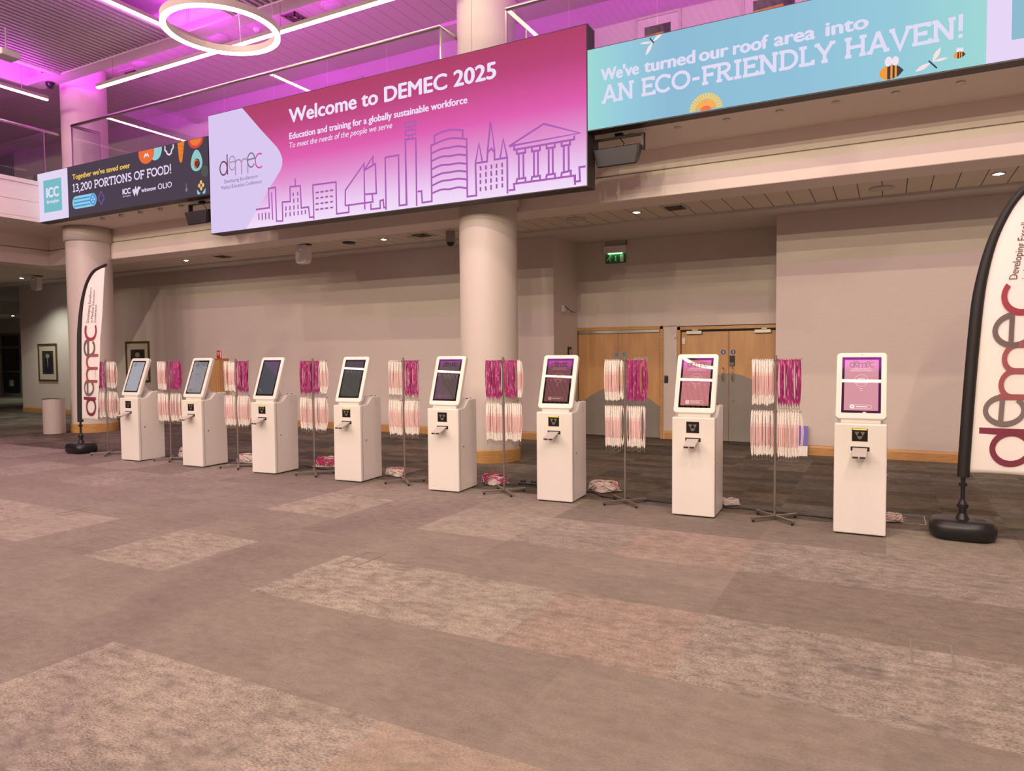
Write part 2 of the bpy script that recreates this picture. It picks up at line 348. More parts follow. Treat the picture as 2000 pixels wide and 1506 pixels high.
WIN=[[(-9.48,4.08),(-9.48,3.97)],[(-9.40,4.08),(-9.40,3.96)],[(-9.32,4.08),(-9.32,3.96)],[(-9.24,4.07),(-9.24,3.96)],[(-8.68,4.34),(-8.68,4.28)],[(-8.58,4.34),(-8.58,4.28)],[(-8.67,4.24),(-8.67,4.17)],[(-8.58,4.24),(-8.58,4.17)],[(-8.85,4.13),(-8.85,4.06)],[(-8.76,4.13),(-8.76,4.06)],[(-8.67,4.13),(-8.67,4.06)],[(-8.58,4.13),(-8.58,4.06)],[(-8.85,4.03),(-8.86,3.96)],[(-8.76,4.03),(-8.76,3.96)],[(-8.67,4.03),(-8.67,3.96)],[(-8.58,4.03),(-8.58,3.96)],[(-8.50,4.03),(-8.50,3.96)],[(-8.42,4.03),(-8.42,3.96)],[(-8.19,4.28),(-8.12,4.28)],[(-8.09,4.28),(-8.02,4.28)],[(-7.99,4.28),(-7.92,4.28)],[(-7.89,4.28),(-7.82,4.28)],[(-8.19,4.19),(-8.13,4.19)],[(-8.09,4.19),(-8.03,4.19)],[(-7.99,4.19),(-7.93,4.19)],[(-7.89,4.19),(-7.83,4.18)],[(-8.20,4.10),(-8.13,4.10)],[(-8.09,4.10),(-8.03,4.10)],[(-8.00,4.10),(-7.93,4.10)],[(-7.89,4.10),(-7.83,4.10)],[(-8.20,4.01),(-8.13,4.01)],[(-8.10,4.01),(-8.03,4.01)],[(-8.00,4.01),(-7.93,4.01)],[(-7.89,4.01),(-7.83,4.01)],[(-5.11,4.30),(-5.10,4.24)],[(-5.02,4.30),(-5.02,4.24)],[(-4.93,4.30),(-4.93,4.24)],[(-4.85,4.30),(-4.85,4.24)],[(-4.76,4.30),(-4.76,4.24)],[(-5.11,4.20),(-5.11,4.14)],[(-5.02,4.21),(-5.02,4.14)],[(-4.94,4.21),(-4.93,4.14)],[(-4.85,4.21),(-4.85,4.14)],[(-4.76,4.21),(-4.76,4.14)],[(-5.11,4.11),(-5.11,4.05)],[(-5.02,4.11),(-5.02,4.05)],[(-4.94,4.11),(-4.94,4.05)],[(-4.85,4.11),(-4.85,4.05)],[(-4.76,4.11),(-4.76,4.05)],[(-5.11,4.01),(-5.11,3.95)],[(-5.03,4.01),(-5.02,3.95)],[(-4.94,4.02),(-4.94,3.95)],[(-4.85,4.02),(-4.85,3.96)],[(-4.76,4.02),(-4.76,3.96)],]
WHITE=[[(-10.68,5.88),(-9.81,5.89),(-9.41,5.48),(-9.00,5.09),(-8.94,5.01),(-8.90,4.93),(-8.92,4.83),(-8.96,4.76),(-9.21,4.50),(-9.77,3.92),(-10.68,3.87)],]
# ------------------------------------------------------------------ materials of the place
M_white = mat('painted_plaster', (.86, .78, .70), .55, bump=(220, .04))
M_col = mat('column_paint', (.66, .60, .535), .42)
M_ceil = mat('ceiling_paint', (.66, .62, .58), .7)
M_dark = mat('black_metal', (.018, .017, .018), .45)
M_black = mat('black_plastic', (.012, .012, .013), .35)
M_frame = mat('screen_cabinet_black', (.03, .022, .024), .5)
M_steel = mat('brushed_steel', (.55, .52, .49), .28, 1.0)
M_chrome = mat('chrome', (.75, .72, .68), .15, 1.0)
M_wood = mat('oak_trim', (.56, .31, .11), .4, noise=(3, (2, 2, 18), .18))
M_door = mat('birch_veneer', (.60, .345, .145), .38, noise=(2.2, (3, 1, .6), .13))
M_kick = mat('kick_plate_grey', (.27, .25, .215), .38, noise=(3, (1, 1, 1), .05))
M_shell = mat('white_enamel', (.80, .765, .73), .3)
M_grey = mat('light_grey_plastic', (.55, .53, .5), .4)
M_whitepl = mat('white_plastic', (.8, .78, .75), .35)

def wall_material(name, col):
    m = mat(name, col, .75); nt = m.node_tree; b = nt.nodes['Principled BSDF']
    tc = nt.nodes.new('ShaderNodeTexCoord'); mp = nt.nodes.new('ShaderNodeMapping'); mp.inputs['Scale'].default_value = (3, 3, 60)
    n = nt.nodes.new('ShaderNodeTexNoise'); n.inputs['Scale'].default_value = 4; n.inputs['Detail'].default_value = 5
    nt.links.new(tc.outputs['Object'], mp.inputs[0]); nt.links.new(mp.outputs[0], n.inputs['Vector'])
    r = nt.nodes.new('ShaderNodeMapRange'); r.inputs[1].default_value = .3; r.inputs[2].default_value = .7; r.inputs[3].default_value = .96; r.inputs[4].default_value = 1.04
    nt.links.new(n.outputs[0], r.inputs[0])
    v = nt.nodes.new('ShaderNodeVectorMath'); v.operation = 'SCALE'; v.inputs[0].default_value = col
    nt.links.new(r.outputs[0], v.inputs['Scale']); nt.links.new(v.outputs[0], b.inputs['Base Color'])
    bp = nt.nodes.new('ShaderNodeBump'); bp.inputs['Strength'].default_value = .15; bp.inputs['Distance'].default_value = .004
    nt.links.new(n.outputs[0], bp.inputs['Height']); nt.links.new(bp.outputs[0], b.inputs['Normal']); return m
M_wall = wall_material('woven_wallcovering', (.68, .60, .545))
M_wallup = wall_material('upper_wall_paint', (.62, .56, .54))

# carpet: every laid square carries its own tone in a colour attribute, pile and mottling are noise
def carpet_material():
    m = bpy.data.materials.new('carpet_tiles'); m.use_nodes = True; nt = m.node_tree; b = nt.nodes['Principled BSDF']
    b.inputs['Roughness'].default_value = .9; b.inputs['Specular IOR Level'].default_value = .25
    at = nt.nodes.new('ShaderNodeAttribute'); at.attribute_name = 'tone'
    tc = nt.nodes.new('ShaderNodeTexCoord')
    def noise(scale, det, sc, rough=.6):
        mp = nt.nodes.new('ShaderNodeMapping'); mp.inputs['Scale'].default_value = sc
        nt.links.new(tc.outputs['Object'], mp.inputs[0])
        n = nt.nodes.new('ShaderNodeTexNoise'); n.inputs['Scale'].default_value = scale; n.inputs['Detail'].default_value = det
        n.inputs['Roughness'].default_value = rough
        nt.links.new(mp.outputs[0], n.inputs['Vector']); return n.outputs[0]
    def mr(src, a, b_, c, d):
        r = nt.nodes.new('ShaderNodeMapRange'); r.inputs[1].default_value = a; r.inputs[2].default_value = b_; r.inputs[3].default_value = c; r.inputs[4].default_value = d
        nt.links.new(src, r.inputs[0]); return r.outputs[0]
    def mth(op, a, b_):
        n = nt.nodes.new('ShaderNodeMath'); n.operation = op
        for i, x in enumerate((a, b_)):
            if isinstance(x, (int, float)): n.inputs[i].default_value = x
            else: nt.links.new(x, n.inputs[i])
        return n.outputs[0]
    big = mr(noise(2.2, 3, (1, 1.6, 1)), .3, .7, -1, 1)
    mid = mr(noise(9, 6, (1, 1.8, 1), .7), .35, .65, -1, 1)
    fine = mr(noise(60, 3, (1, 2.2, 1), .7), .35, .65, -1, 1)
    pile = mr(noise(420, 2, (1, 1, 1)), .3, .7, -1, 1)
    # mottled squares: dark speckles gathered in clouds
    amt = at.outputs['Alpha']
    mot = mth('MULTIPLY', mth('ADD', mth('MULTIPLY', mid, .22), mth('MULTIPLY', fine, .34)), amt)
    cloud = mr(noise(2.6, 5, (1, 1.5, 1), .62), .50, .60, 0, 1)
    speck = mth('MULTIPLY', cloud, mth('ADD', .13, mth('MULTIPLY', fine, .22)))
    mot = mth('SUBTRACT', mot, mth('MULTIPLY', speck, mth('ADD', .25, amt)))
    base = mth('ADD', mth('MULTIPLY', big, .06), mth('ADD', mth('MULTIPLY', mid, .07), mth('MULTIPLY', fine, .08)))
    k = mth('ADD', mth('ADD', 1.0, base), mth('ADD', mot, mth('MULTIPLY', pile, .06)))
    v = nt.nodes.new('ShaderNodeVectorMath'); v.operation = 'SCALE'
    nt.links.new(at.outputs['Color'], v.inputs[0]); nt.links.new(k, v.inputs['Scale'])
    nt.links.new(v.outputs[0], b.inputs['Base Color'])
    bp = nt.nodes.new('ShaderNodeBump'); bp.inputs['Strength'].default_value = .5; bp.inputs['Distance'].default_value = .004
    nt.links.new(mth('ADD', pile, fine), bp.inputs['Height']); nt.links.new(bp.outputs[0], b.inputs['Normal'])
    return m
M_carpet = carpet_material()

# ------------------------------------------------------------------ floor
def build_floor():
    S = .495; x0, x1 = -76, 20; y0, y1 = -58, 36
    plain = (.262, .226, .183); light = (.345, .303, .245); pinkish = (.330, .263, .212); mgrey = (.305, .268, .222); tan = (.360, .298, .225); brown = (.228, .194, .155)
    r = random.Random(3); vs = []; fs = []; tone = []
    def look(i, j):
        a, b = i*2, j*2+1            # block of two by two squares, its lower corner in square units
        row = j
        named = {(-4, 3): (light, 1), (-3, 3): (light, .8), (-2, 3): (pinkish, .7), (-1, 3): (mgrey, 1), (0, 3): (mgrey, 1), (1, 3): (mgrey, .8), (2, 3): (light, .8),
                 (-6, 3): (light, .8), (-5, 3): (plain, .25), (-7, 3): (plain, .25), (-8, 3): (light, .4), (-9, 3): (light, .6), (-10, 3): (light, .5),
                 (-4, 1): (light, .9), (-3, 1): (light, .9), (-2, 1): (tan, .4), (-5, 1): (plain, .3), (-6, 1): (plain, .3), (-1, 1): (plain, .3), (0, 1): (plain, .3),
                 (-4, 5): (light, .5), (-3, 5): (mgrey, .8), (-2, 5): (pinkish, .6), (-1, 5): (mgrey, 1), (0, 5): (mgrey, .8), (1, 5): (mgrey, .7), (-6, 5): (light, .7), (-5, 5): (plain, .4), (-7, 5): (plain, .3),
                 (-1, 4): (brown, .3), (0, 4): (brown, .4), (1, 4): (brown, .5)}
        if (i, j) in named: return named[(i, j)]
        h = r.random()
        if j % 2 == 0 and j < 6: return (plain, .2)
        if h < .25: return (light, .5)
        if h < .45: return (mgrey, .6)
        return (plain, .25)
    cache = {}
    # squares near the hall, each split into quarter planks further back where planks are laid
    for jy in range(y0, y1):
        for ix in range(x0, x1):
            bi, bj = math.floor(ix/2), math.floor((jy-1)/2)
            if (bi, bj) not in cache: cache[(bi, bj)] = look(bi, bj)
            col, m = cache[(bi, bj)]
            k = 1+(r.random()-.5)*.12
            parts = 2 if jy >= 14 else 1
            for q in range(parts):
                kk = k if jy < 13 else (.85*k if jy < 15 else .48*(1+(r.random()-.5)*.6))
                ya = (jy+q/parts)*S; yb = (jy+(q+1)/parts)*S
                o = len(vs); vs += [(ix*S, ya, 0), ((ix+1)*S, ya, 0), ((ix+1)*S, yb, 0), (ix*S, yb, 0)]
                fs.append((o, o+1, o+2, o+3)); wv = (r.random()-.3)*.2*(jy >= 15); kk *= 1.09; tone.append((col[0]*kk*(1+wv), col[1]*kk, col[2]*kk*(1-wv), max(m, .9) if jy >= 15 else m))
    me = bpy.data.meshes.new('floor'); me.from_pydata(vs, [], fs); me.materials.append(M_carpet)
    at = me.color_attributes.new('tone', 'FLOAT_COLOR', 'CORNER')
    dat = []
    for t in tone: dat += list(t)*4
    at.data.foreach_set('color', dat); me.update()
    o = bpy.data.objects.new('floor', me); C.objects.link(o); struct(o); return o
build_floor()

# ------------------------------------------------------------------ walls
def wall(name, f, m=None):
    mb = MB(); f(mb); return struct(mb.build(name, m or M_wall))
YW, YR = 12.2, 13.365          # wall face, back of the door recess
XL = -23.7
ZC = 3.86
# main wall, left and right of the recess, its return faces and back
wall('wall_back', lambda b: (b.box(XL, -5.60, YW, YW+1.4, 0, 4.2), b.box(-1.63, 9, YW, YW+1.4, 0, 4.2),
     b.box(-5.60, -5.67-.02, YR, YR+.2, 0, 4.2), b.box(-5.62, -1.61, YR, YR+.2, 2.16, 4.2), b.box(-3.83, -3.55, YR, YR+.2, 0, 2.17),
     b.box(-1.78, -1.61, YR, YR+.2, 0, 2.17)))
wall('wall_upper', lambda b: b.box(XL, 9, YW, YW+.2, 4.2, 8.2), M_wallup)
wall('wall_right', lambda b: b.box(9, 9.2, -28, 13.6, 0, 8.2))
wall('wall_front', lambda b: b.box(-36, 9.2, -28.2, -28, 0, 8.2))
wall('wall_left', lambda b: b.box(-36.2, -36, -28.2, 17.2, 0, 8.2))
wall('wall_corridor', lambda b: (b.box(-36, -34.6, 17, 17.2, 0, 4), b.box(-33.0, XL, 17, 17.2, 0, 4), b.box(-34.6, -33.0, 17, 17.2, 2.75, 4), b.box(XL, XL+.2, YW+.1, 17.2, 0, 4.2)))

# ceilings
def soffit_tiles():
    m = mat('ceiling_tile', (.72, .65, .54), .7); nt = m.node_tree; b = nt.nodes['Principled BSDF']
    tc = nt.nodes.new('ShaderNodeTexCoord'); sp = nt.nodes.new('ShaderNodeSeparateXYZ'); nt.links.new(tc.outputs['Object'], sp.inputs[0])
    mo = nt.nodes.new('ShaderNodeMath'); mo.operation = 'PINGPONG'; mo.inputs[1].default_value = .1485
    ad = nt.nodes.new('ShaderNodeMath'); ad.inputs[1].default_value = .41+29.7; nt.links.new(sp.outputs[0], ad.inputs[0]); nt.links.new(ad.outputs[0], mo.inputs[0])
    lt = nt.nodes.new('ShaderNodeMath'); lt.operation = 'LESS_THAN'; lt.inputs[1].default_value = .006; nt.links.new(mo.outputs[0], lt.inputs[0])
    mx = nt.nodes.new('ShaderNodeMix'); mx.data_type = 'RGBA'; mx.inputs['A'].default_value = (.72, .65, .54, 1); mx.inputs['B'].default_value = (.06, .045, .035, 1)
    nt.links.new(lt.outputs[0], mx.inputs['Factor']); nt.links.new(mx.outputs['Result'], b.inputs['Base Color']); return m
M_tile = soffit_tiles()
struct(MB().box(-36, 9, 10.5, 11.64, 3.90, 3.95).box(-36, -18.5, -28, 10.5, 3.90, 3.95).build('ceiling', M_tile))
# flat border between the tiles and the wall, with a small drop edge, carried on over the door recess
struct(MB().box(-36, 9, 11.66, 13.6, ZC, 3.93).box(-36, XL, 13.6, 17.2, ZC, 3.93).build('ceiling', M_ceil))
# hanging bulkhead in the far corridor
struct(MB().box(-36, -30, 14.5, 17, 3.35, ZC).build('ceiling', M_ceil))
# lower edge beam below the balcony: hall side and side wing
YB, XB = 9.93, -17.93
struct(MB().box(XB, 9, YB, 10.52, 3.87, 4.235).box(XB, 9, YB+.05, 10.5, 4.235, 4.255, 0).box(XB-.65, XB, -28, 10.52, 3.87, 4.235).box(XB-.6, XB-.05, -28, YB, 4.235, 4.255).build('trim_1', M_white, bevel=.008, seg=1))
struct(MB().box(XB-.6, 9, YB+.02, 10.5, 4.255, 4.56).box(XB-.6, XB-.02, -28, YB+.02, 4.255, 4.56).build('trim_2', M_white))
# balcony slab: its underside is the overhang soffit
ZS, ZT = 4.54, 5.40
struct(MB().box(-16.0, 9, 8.90, 12.2, ZS, ZT).box(-36, -16.0, -28, 12.2, ZS, ZT).box(-36, XL, 12.2, 17, ZS, ZT).build('ceiling', M_white))
# two horizontal seams in the wing fascia
struct(MB().box(-16.0, -15.975, -28, 8.90, 4.54, 4.60).box(-16.0, -15.985, -28, 8.9, 4.62, 4.94).box(-16.0, -15.985, -28, 8.9, 4.955, 5.30).box(-16.0, -15.97, -28, 8.9, 5.315, 5.40).build('trim_3', M_white))
# fill between tile ceiling and slab so nothing leaks
struct(MB().box(-36, 9, 10.53, 12.2, 4.0, ZS).box(-36, XB-.66, -28, 10.53, 4.0, ZS).build('ceiling', M_ceil))

# roof
M_roof = mat('roof_panels', (.62, .58, .55), .7)
def roof_panels():
    m = mat('balcony_ceiling_panels', (.55, .50, .47), .6); nt = m.node_tree; b = nt.nodes['Principled BSDF']
    tc = nt.nodes.new('ShaderNodeTexCoord'); sp = nt.nodes.new('ShaderNodeSeparateXYZ'); nt.links.new(tc.outputs['Object'], sp.inputs[0])
    ad = nt.nodes.new('ShaderNodeMath'); ad.inputs[1].default_value = 29.7+.05; nt.links.new(sp.outputs[0], ad.inputs[0])
    mo = nt.nodes.new('ShaderNodeMath'); mo.operation = 'PINGPONG'; mo.inputs[1].default_value = .1485; nt.links.new(ad.outputs[0], mo.inputs[0])
    lt = nt.nodes.new('ShaderNodeMath'); lt.operation = 'LESS_THAN'; lt.inputs[1].default_value = .005; nt.links.new(mo.outputs[0], lt.inputs[0])
    mx = nt.nodes.new('ShaderNodeMix'); mx.data_type = 'RGBA'; mx.inputs['A'].default_value = (.55, .50, .47, 1); mx.inputs['B'].default_value = (.2, .14, .14, 1)
    nt.links.new(lt.outputs[0], mx.inputs['Factor']); nt.links.new(mx.outputs['Result'], b.inputs['Base Color']); return m
struct(MB().box(-36, 9.2, 9.7, 11.62, 8.0, 8.1).build('ceiling', roof_panels()))
struct(MB().box(-36, 9.2, -28.2, 9.7, 8.0, 8.1).build('ceiling', M_roof))
struct(MB().box(-36, 9.2, 11.62, 12.2, 7.93, 8.1).build('ceiling', M_ceil))
# dropped bulkheads of the hall ceiling
ZP = 7.48
struct(MB().box(-16.38, 9, 8.73, 9.03, ZP, 7.63).box(-15.27, -15.12, -28, 8.74, ZP, 7.63).box(-16.42, -16.34, -28, 9.03, ZP, 8.0).build('trim_4', M_ceil))
M_slat = mat('ceiling_slat', (.50, .45, .43), .5)
M_void = mat('ceiling_void', (.03, .02, .025), .8)
for k, (x0, x1) in enumerate(((-15.12, -11.5), (-10.02, -6.3), (-4.9, -1.1), (.2, 4.0))):
    for (y0, y1) in ((.35, 8.73), (-12, -.95), (-28, -15.0)):
        mb = MB(); x = x0+.045
        while x < x1-.06: mb.box(x-.030, x+.030, y0, y1, ZP+.02, ZP+.085); x += .13
        mb.box(x0, x1, y0, y1, ZP+.13, ZP+.15, 1)
        for a, b_ in ((x0-.02, x0+.02), (x1-.02, x1+.02)): mb.box(a, b_, y0, y1, ZP, ZP+.15, 2)
        mb.box(x0, x1, y0-.1, y0, ZP, ZP+.15, 2)
        struct(mb.build('ceiling', [M_slat, M_void, M_ceil]))

# baseboards
def base_prof(b, x0, x1, y):
    b.prism([(y, 0), (y-.022, 0), (y-.022, .12), (y-.012, .15), (y, .16)], 'x', x0, x1)
b = MB(); base_prof(b, XL, -5.60, YW); base_prof(b, -1.63, 9, YW); struct(b.build('baseboard_back', M_wood))
b = MB(); base_prof(b, -3.80, -3.58, YR); b.box(-5.60, -5.578, YW, YR, 0, .15); b.box(-1.652, -1.63, YW, YR, 0, .15); struct(b.build('baseboard_recess', M_wood))

# ------------------------------------------------------------------ columns
def column(x, cap_z, label):
    r = .452
    t = empty('round_column', label, 'column', (x, 9.65, 0), group=None)
    MB().lathe([(r, 0), (r, 8.0)], 64).build('shaft', M_col, t)
    MB().lathe([(.46, 0), (.476, .002), (.476, .11), (.470, .115), (.474, .12), (.474, .185), (.462, .20), (.452, .20)], 96, sm=False).build('plinth', M_wood, t)
    MB().lathe([(r, cap_z), (.492, cap_z), (.492, 4.53), (r, 4.53)], 64).build('collar', M_col, t)
    return t
column(-5.54, 3.95, 'large round cream column in the middle, standing behind the check-in machines under the big screen')
column(-15.86, 4.22, 'round cream column at the far left corner of the balcony, behind the left feather flag')
struct(MB().box(-5.534, -5.528, 9.1965, 9.1995, 5.7, 8.0).build('trim_5', mat('joint_line', (.30, .26, .22), .6)))
# ------------------------------------------------------------------ LED screens on the balcony front
YF = 8.70
def lib(parent, name, f, col, dy):
    mb = MB(); f(mb); return mb.build(name, E_(col) if isinstance(col, tuple) else col, parent, loc=(0, -dy, 0), recalc=False)
GREY_LT, GREY_DK = (176, 160, 190), (128, 112, 148)
logo_cols = [E_((112, 62, 92)), E_((172, 158, 186)), E_((184, 142, 172)), E_((134, 120, 152)), E_((206, 92, 150))]
# big central screen
XA, XZ, Z0, Z1 = -10.672, -3.506, 3.845, 5.90
t = empty('led_screen', 'large central pink LED screen with white wedge reading Welcome to DEMEC 2025', 'screen', (0, YF, 0))
MB().box(XA-.012, XZ+.012, .004, .26, Z0-.012, Z1+.012).build('housing', M_frame, t)
lib(t, 'picture_panel', lambda b: b.poly([(XA, Z0), (XZ, Z0), (XZ, Z1), (XA, Z1)]), emit_ramp('big_screen_gradient', 2, 3.845, 5.90,
    [(0, (243, 222, 250)), (.12, (238, 205, 243)), (.33, (226, 150, 210)), (.52, (224, 98, 178)), (.62, (214, 88, 160)), (.82, (186, 72, 122)), (1, (176, 68, 104))]), .001)
lib(t, 'white_wedge', lambda b: b.poly([(XA, Z0), (XA, Z1), (-9.82, Z1)]+[p for p in [(-9.41, 5.49), (-9.02, 5.12), (-8.955, 5.03), (-8.91, 4.93), (-8.91, 4.83), (-8.96, 4.73), (-9.21, 4.48), (-9.80, Z0)]][::1]), (218, 200, 240), .003)
for k_ in range(13, 19): SKY[k_] = catmull(SKY[k_])
SKY[12] = catmull(SKY[12][:5])+SKY[12][5:]
SKY[11] = SKY[11][:7]+catmull(SKY[11][7:11])+SKY[11][11:]
def sky(b):
    for l in SKY: b.stroke(l, .028)
    for l in TOWER: b.stroke(l, .022)
lib(t, 'skyline_drawing', sky, (172, 98, 178), .004)
lib(t, 'window_marks', lambda b: [b.stroke(l, .028) for l in WIN], (158, 98, 162), .005)
def words(t, nm, s, x0, z0, wd, cap, col, dy, **kw):
    for k in range(len(s.split(' '))):
        lib(t, nm, lambda b: text_mb(b, s, x0, z0, wd, cap, word=k, **kw), col, dy)
def slab_words(t, nm, s, x0, z0, wd, cap, col, dy):
    for k in range(len(s.split(' '))): lib(t, nm, lambda b: slab_mb(b, s, x0, z0, wd, cap, word=k), col, dy)
words(t, 'headline_word', 'Welcome to DEMEC 2025', -8.73, 5.475, 3.88, .215, (240, 225, 250), .006, bold=.055)
words(t, 'subtitle_word', 'Education and training for a globally sustainable workforce', -8.735, 5.21, 3.42, .098, (240, 225, 250), .006, bold=.05)
words(t, 'motto_word', 'To meet the needs of the people we serve', -8.738, 5.068, 2.10, .088, (238, 220, 248), .006, shear=.22, bold=.015)
words(t, 'logo_caption_word', 'Developing Excellence in', -10.305, 4.680, .82, .062, (120, 98, 140), .006)
words(t, 'logo_caption_word', 'Medical Education Conference', -10.389, 4.580, .995, .062, (120, 98, 140), .006)
logo_obj(t, lambda v: (v[0]-10.425, v[1]-.006, v[2]+4.828), logo_cols, 0, wd=.026)

# left strip screen
t = empty('led_screen', 'left strip LED screen, dark with vegetables, reading 13,200 PORTIONS OF FOOD!', 'screen', (0, YF, 0))
MB().box(-16.03, -10.70, .004, .20, 4.532, 5.565).build('housing', M_frame, t)
lib(t, 'picture_panel', lambda b: b.poly([(-16.02, 4.545), (-10.70, 4.545), (-10.70, 5.555), (-16.02, 5.555)]), (78, 66, 80), .001)
lib(t, 'white_field', lambda b: b.poly([(-16.02, 4.545), (-14.94, 4.545), (-14.94, 5.555), (-16.02, 5.555)]), (228, 214, 243), .002)
lib(t, 'teal_square', lambda b: b.poly([(-15.81, 4.72), (-15.16, 4.72), (-15.16, 5.39), (-15.81, 5.39)]), (122, 188, 198), .003)
words(t, 'logo_word', 'ICC', -15.70, 5.03, .43, .19, (232, 222, 246), .004, bold=.09)
words(t, 'logo_word', 'Birmingham', -15.70, 4.905, .44, .062, (232, 222, 246), .004, bold=.05)
words(t, 'yellow_word', "Together we've saved over", -14.765, 5.292, 1.865, .098, (242, 200, 92), .003, bold=.05)
slab_words(t, 'slab_word', '13,200 PORTIONS OF FOOD!', -14.77, 5.035, 3.07, .165, (232, 214, 243), .003)
words(t, 'sponsor_word', 'ICC', -13.146, 4.81, .235, .10, (232, 214, 243), .003, bold=.09)
words(t, 'sponsor_word', 'Birmingham', -13.146, 4.755, .235, .03, (232, 214, 243), .003)
lib(t, 'sponsor_emblem', lambda b: (b.stroke([(-12.83, 4.87), (-12.79, 4.79), (-12.75, 4.87), (-12.71, 4.79), (-12.65, 4.90)], .055), b.stroke([(-12.63, 4.85), (-12.62, 4.90)], .035)), (232, 214, 243), .003)
words(t, 'sponsor_word', 'winnow', -12.58, 4.787, .43, .075, (232, 214, 243), .003, bold=.05)
words(t, 'sponsor_word', 'OLIO', -12.094, 4.785, .393, .10, (232, 214, 243), .003, bold=.02)
lib(t, 'cucumber_drawing', lambda b: b.poly(rrect(-14.795, -13.985, 4.69, 4.945, .12)), (150, 205, 232), .003)
lib(t, 'cucumber_stripe', lambda b: [b.stroke([(-14.75, z), (-14.2, z)], .03) for z in (4.745, 4.815, 4.885)], (84, 150, 205), .004)
lib(t, 'cucumber_end', lambda b: b.poly(circ(-14.1, 4.82, .105, .115)), (90, 160, 222), .004)
lib(t, 'cucumber_seeds', lambda b: [b.poly(circ(-14.1+.045*math.cos(a), 4.82+.05*math.sin(a), .018, .02, 10)) for a in (0, 1.57, 3.14, 4.71)], (220, 235, 245), .005)
lib(t, 'pepper_outline', lambda b: b.stroke([(-13.83+.075*(1+.18*math.cos(4*a))*math.cos(a), 4.818+.105*(1+.18*math.cos(4*a))*math.sin(a)) for a in [2*PI*i/32 for i in range(32)]], .022, closed=True), (122, 92, 172), .003)
def half(cx, r, rz, n=24): return [(cx+r*math.cos(PI+PI*i/n), 5.555+min(0, rz*math.sin(PI+PI*i/n))) for i in range(n+1)]
lib(t, 'citrus_drawing', lambda b: b.poly([(-12.63, 5.50)]+[(-12.40+.23*math.cos(PI+PI*i/24), 5.50+.20*math.sin(PI+PI*i/24)) for i in range(25)]+[(-12.17, 5.555), (-12.63, 5.555)]), (236, 112, 62), .004)
lib(t, 'citrus_seed', lambda b: b.stroke([(-12.47, 5.42), (-12.43, 5.48), (-12.40, 5.45), (-12.37, 5.48), (-12.33, 5.42)], .03), (230, 225, 225), .005)
lib(t, 'melon_drawing', lambda b: b.poly([(-12.14+.19*math.cos(-PI/2-.9+(PI/2+.9)*i/20), 5.53+.20*math.sin(-PI/2-.9+(PI/2+.9)*i/20)) for i in range(21)]+[(-11.95, 5.555), (-12.25, 5.555)]), (150, 206, 212), .003)
lib(t, 'pepper_ring', lambda b: b.stroke([(-11.86, 5.55), (-11.865, 5.48), (-11.82, 5.44), (-11.80, 5.40), (-11.745, 5.375), (-11.69, 5.40), (-11.68, 5.45), (-11.63, 5.49), (-11.63, 5.55)], .03), (238, 222, 240), .003)
lib(t, 'carrot_drawing', lambda b: b.poly([(-11.51, 5.555), (-11.478, 5.25), (-11.455, 5.20), (-11.43, 5.19), (-11.40, 5.20), (-11.385, 5.25), (-11.325, 5.555)]), (238, 128, 52), .003)
lib(t, 'carrot_mark', lambda b: [b.stroke([(x, z), (x+.06, z)], .008) for x, z in ((-11.49, 5.50), (-11.43, 5.40), (-11.46, 5.32), (-11.42, 5.47))], (180, 84, 44), .004)
lib(t, 'tomato_drawing', lambda b: b.poly(half(-11.018, .205, .165)), (212, 76, 66), .003)
lib(t, 'tomato_flesh', lambda b: b.poly(half(-11.018, .15, .115)), (240, 122, 62), .004)
lib(t, 'avocado_drawing', lambda b: b.poly([(-11.01+(.150-.03*math.sin(a)*1.2)*math.cos(a), 5.165+(.20 if math.sin(a) > 0 else .18)*math.sin(a)) for a in [2*PI*i/36 for i in range(36)]]), (146, 202, 204), .003)
lib(t, 'avocado_hollow', lambda b: b.poly(circ(-11.005, 5.12, .085, .088)), (70, 58, 66), .004)
lib(t, 'avocado_stone', lambda b: b.poly(circ(-11.02, 5.12, .068, .072)), (240, 140, 80), .005)
lib(t, 'avocado_stone_centre', lambda b: b.poly(circ(-11.005, 5.115, .055, .06)), (132, 52, 48), .006)
lib(t, 'wheat_grain', lambda b: [b.poly(circ(x, z, .03, .036, 14)) for x, z in ((-10.905, 4.775), (-10.955, 4.72), (-10.855, 4.72), (-10.905, 4.665))], (240, 196, 112), .003)
lib(t, 'wheat_leaf', lambda b: (b.poly([(-11.02, 4.66), (-10.93, 4.58), (-10.97, 4.56), (-11.01, 4.58)]), b.poly([(-10.79, 4.66), (-10.88, 4.58), (-10.84, 4.56), (-10.80, 4.58)])), (150, 205, 215), .003)
lib(t, 'pear_drawing', lambda b: (b.poly(circ(-11.30, 4.69, .03, .04, 16)), b.stroke([(-11.30, 4.71), (-11.30, 4.80)], .016)), (140, 118, 112), .003)
lib(t, 'broccoli_drawing', lambda b: (b.poly(circ(-10.80, 4.96, .095, .10)),), (82, 88, 84), .003)

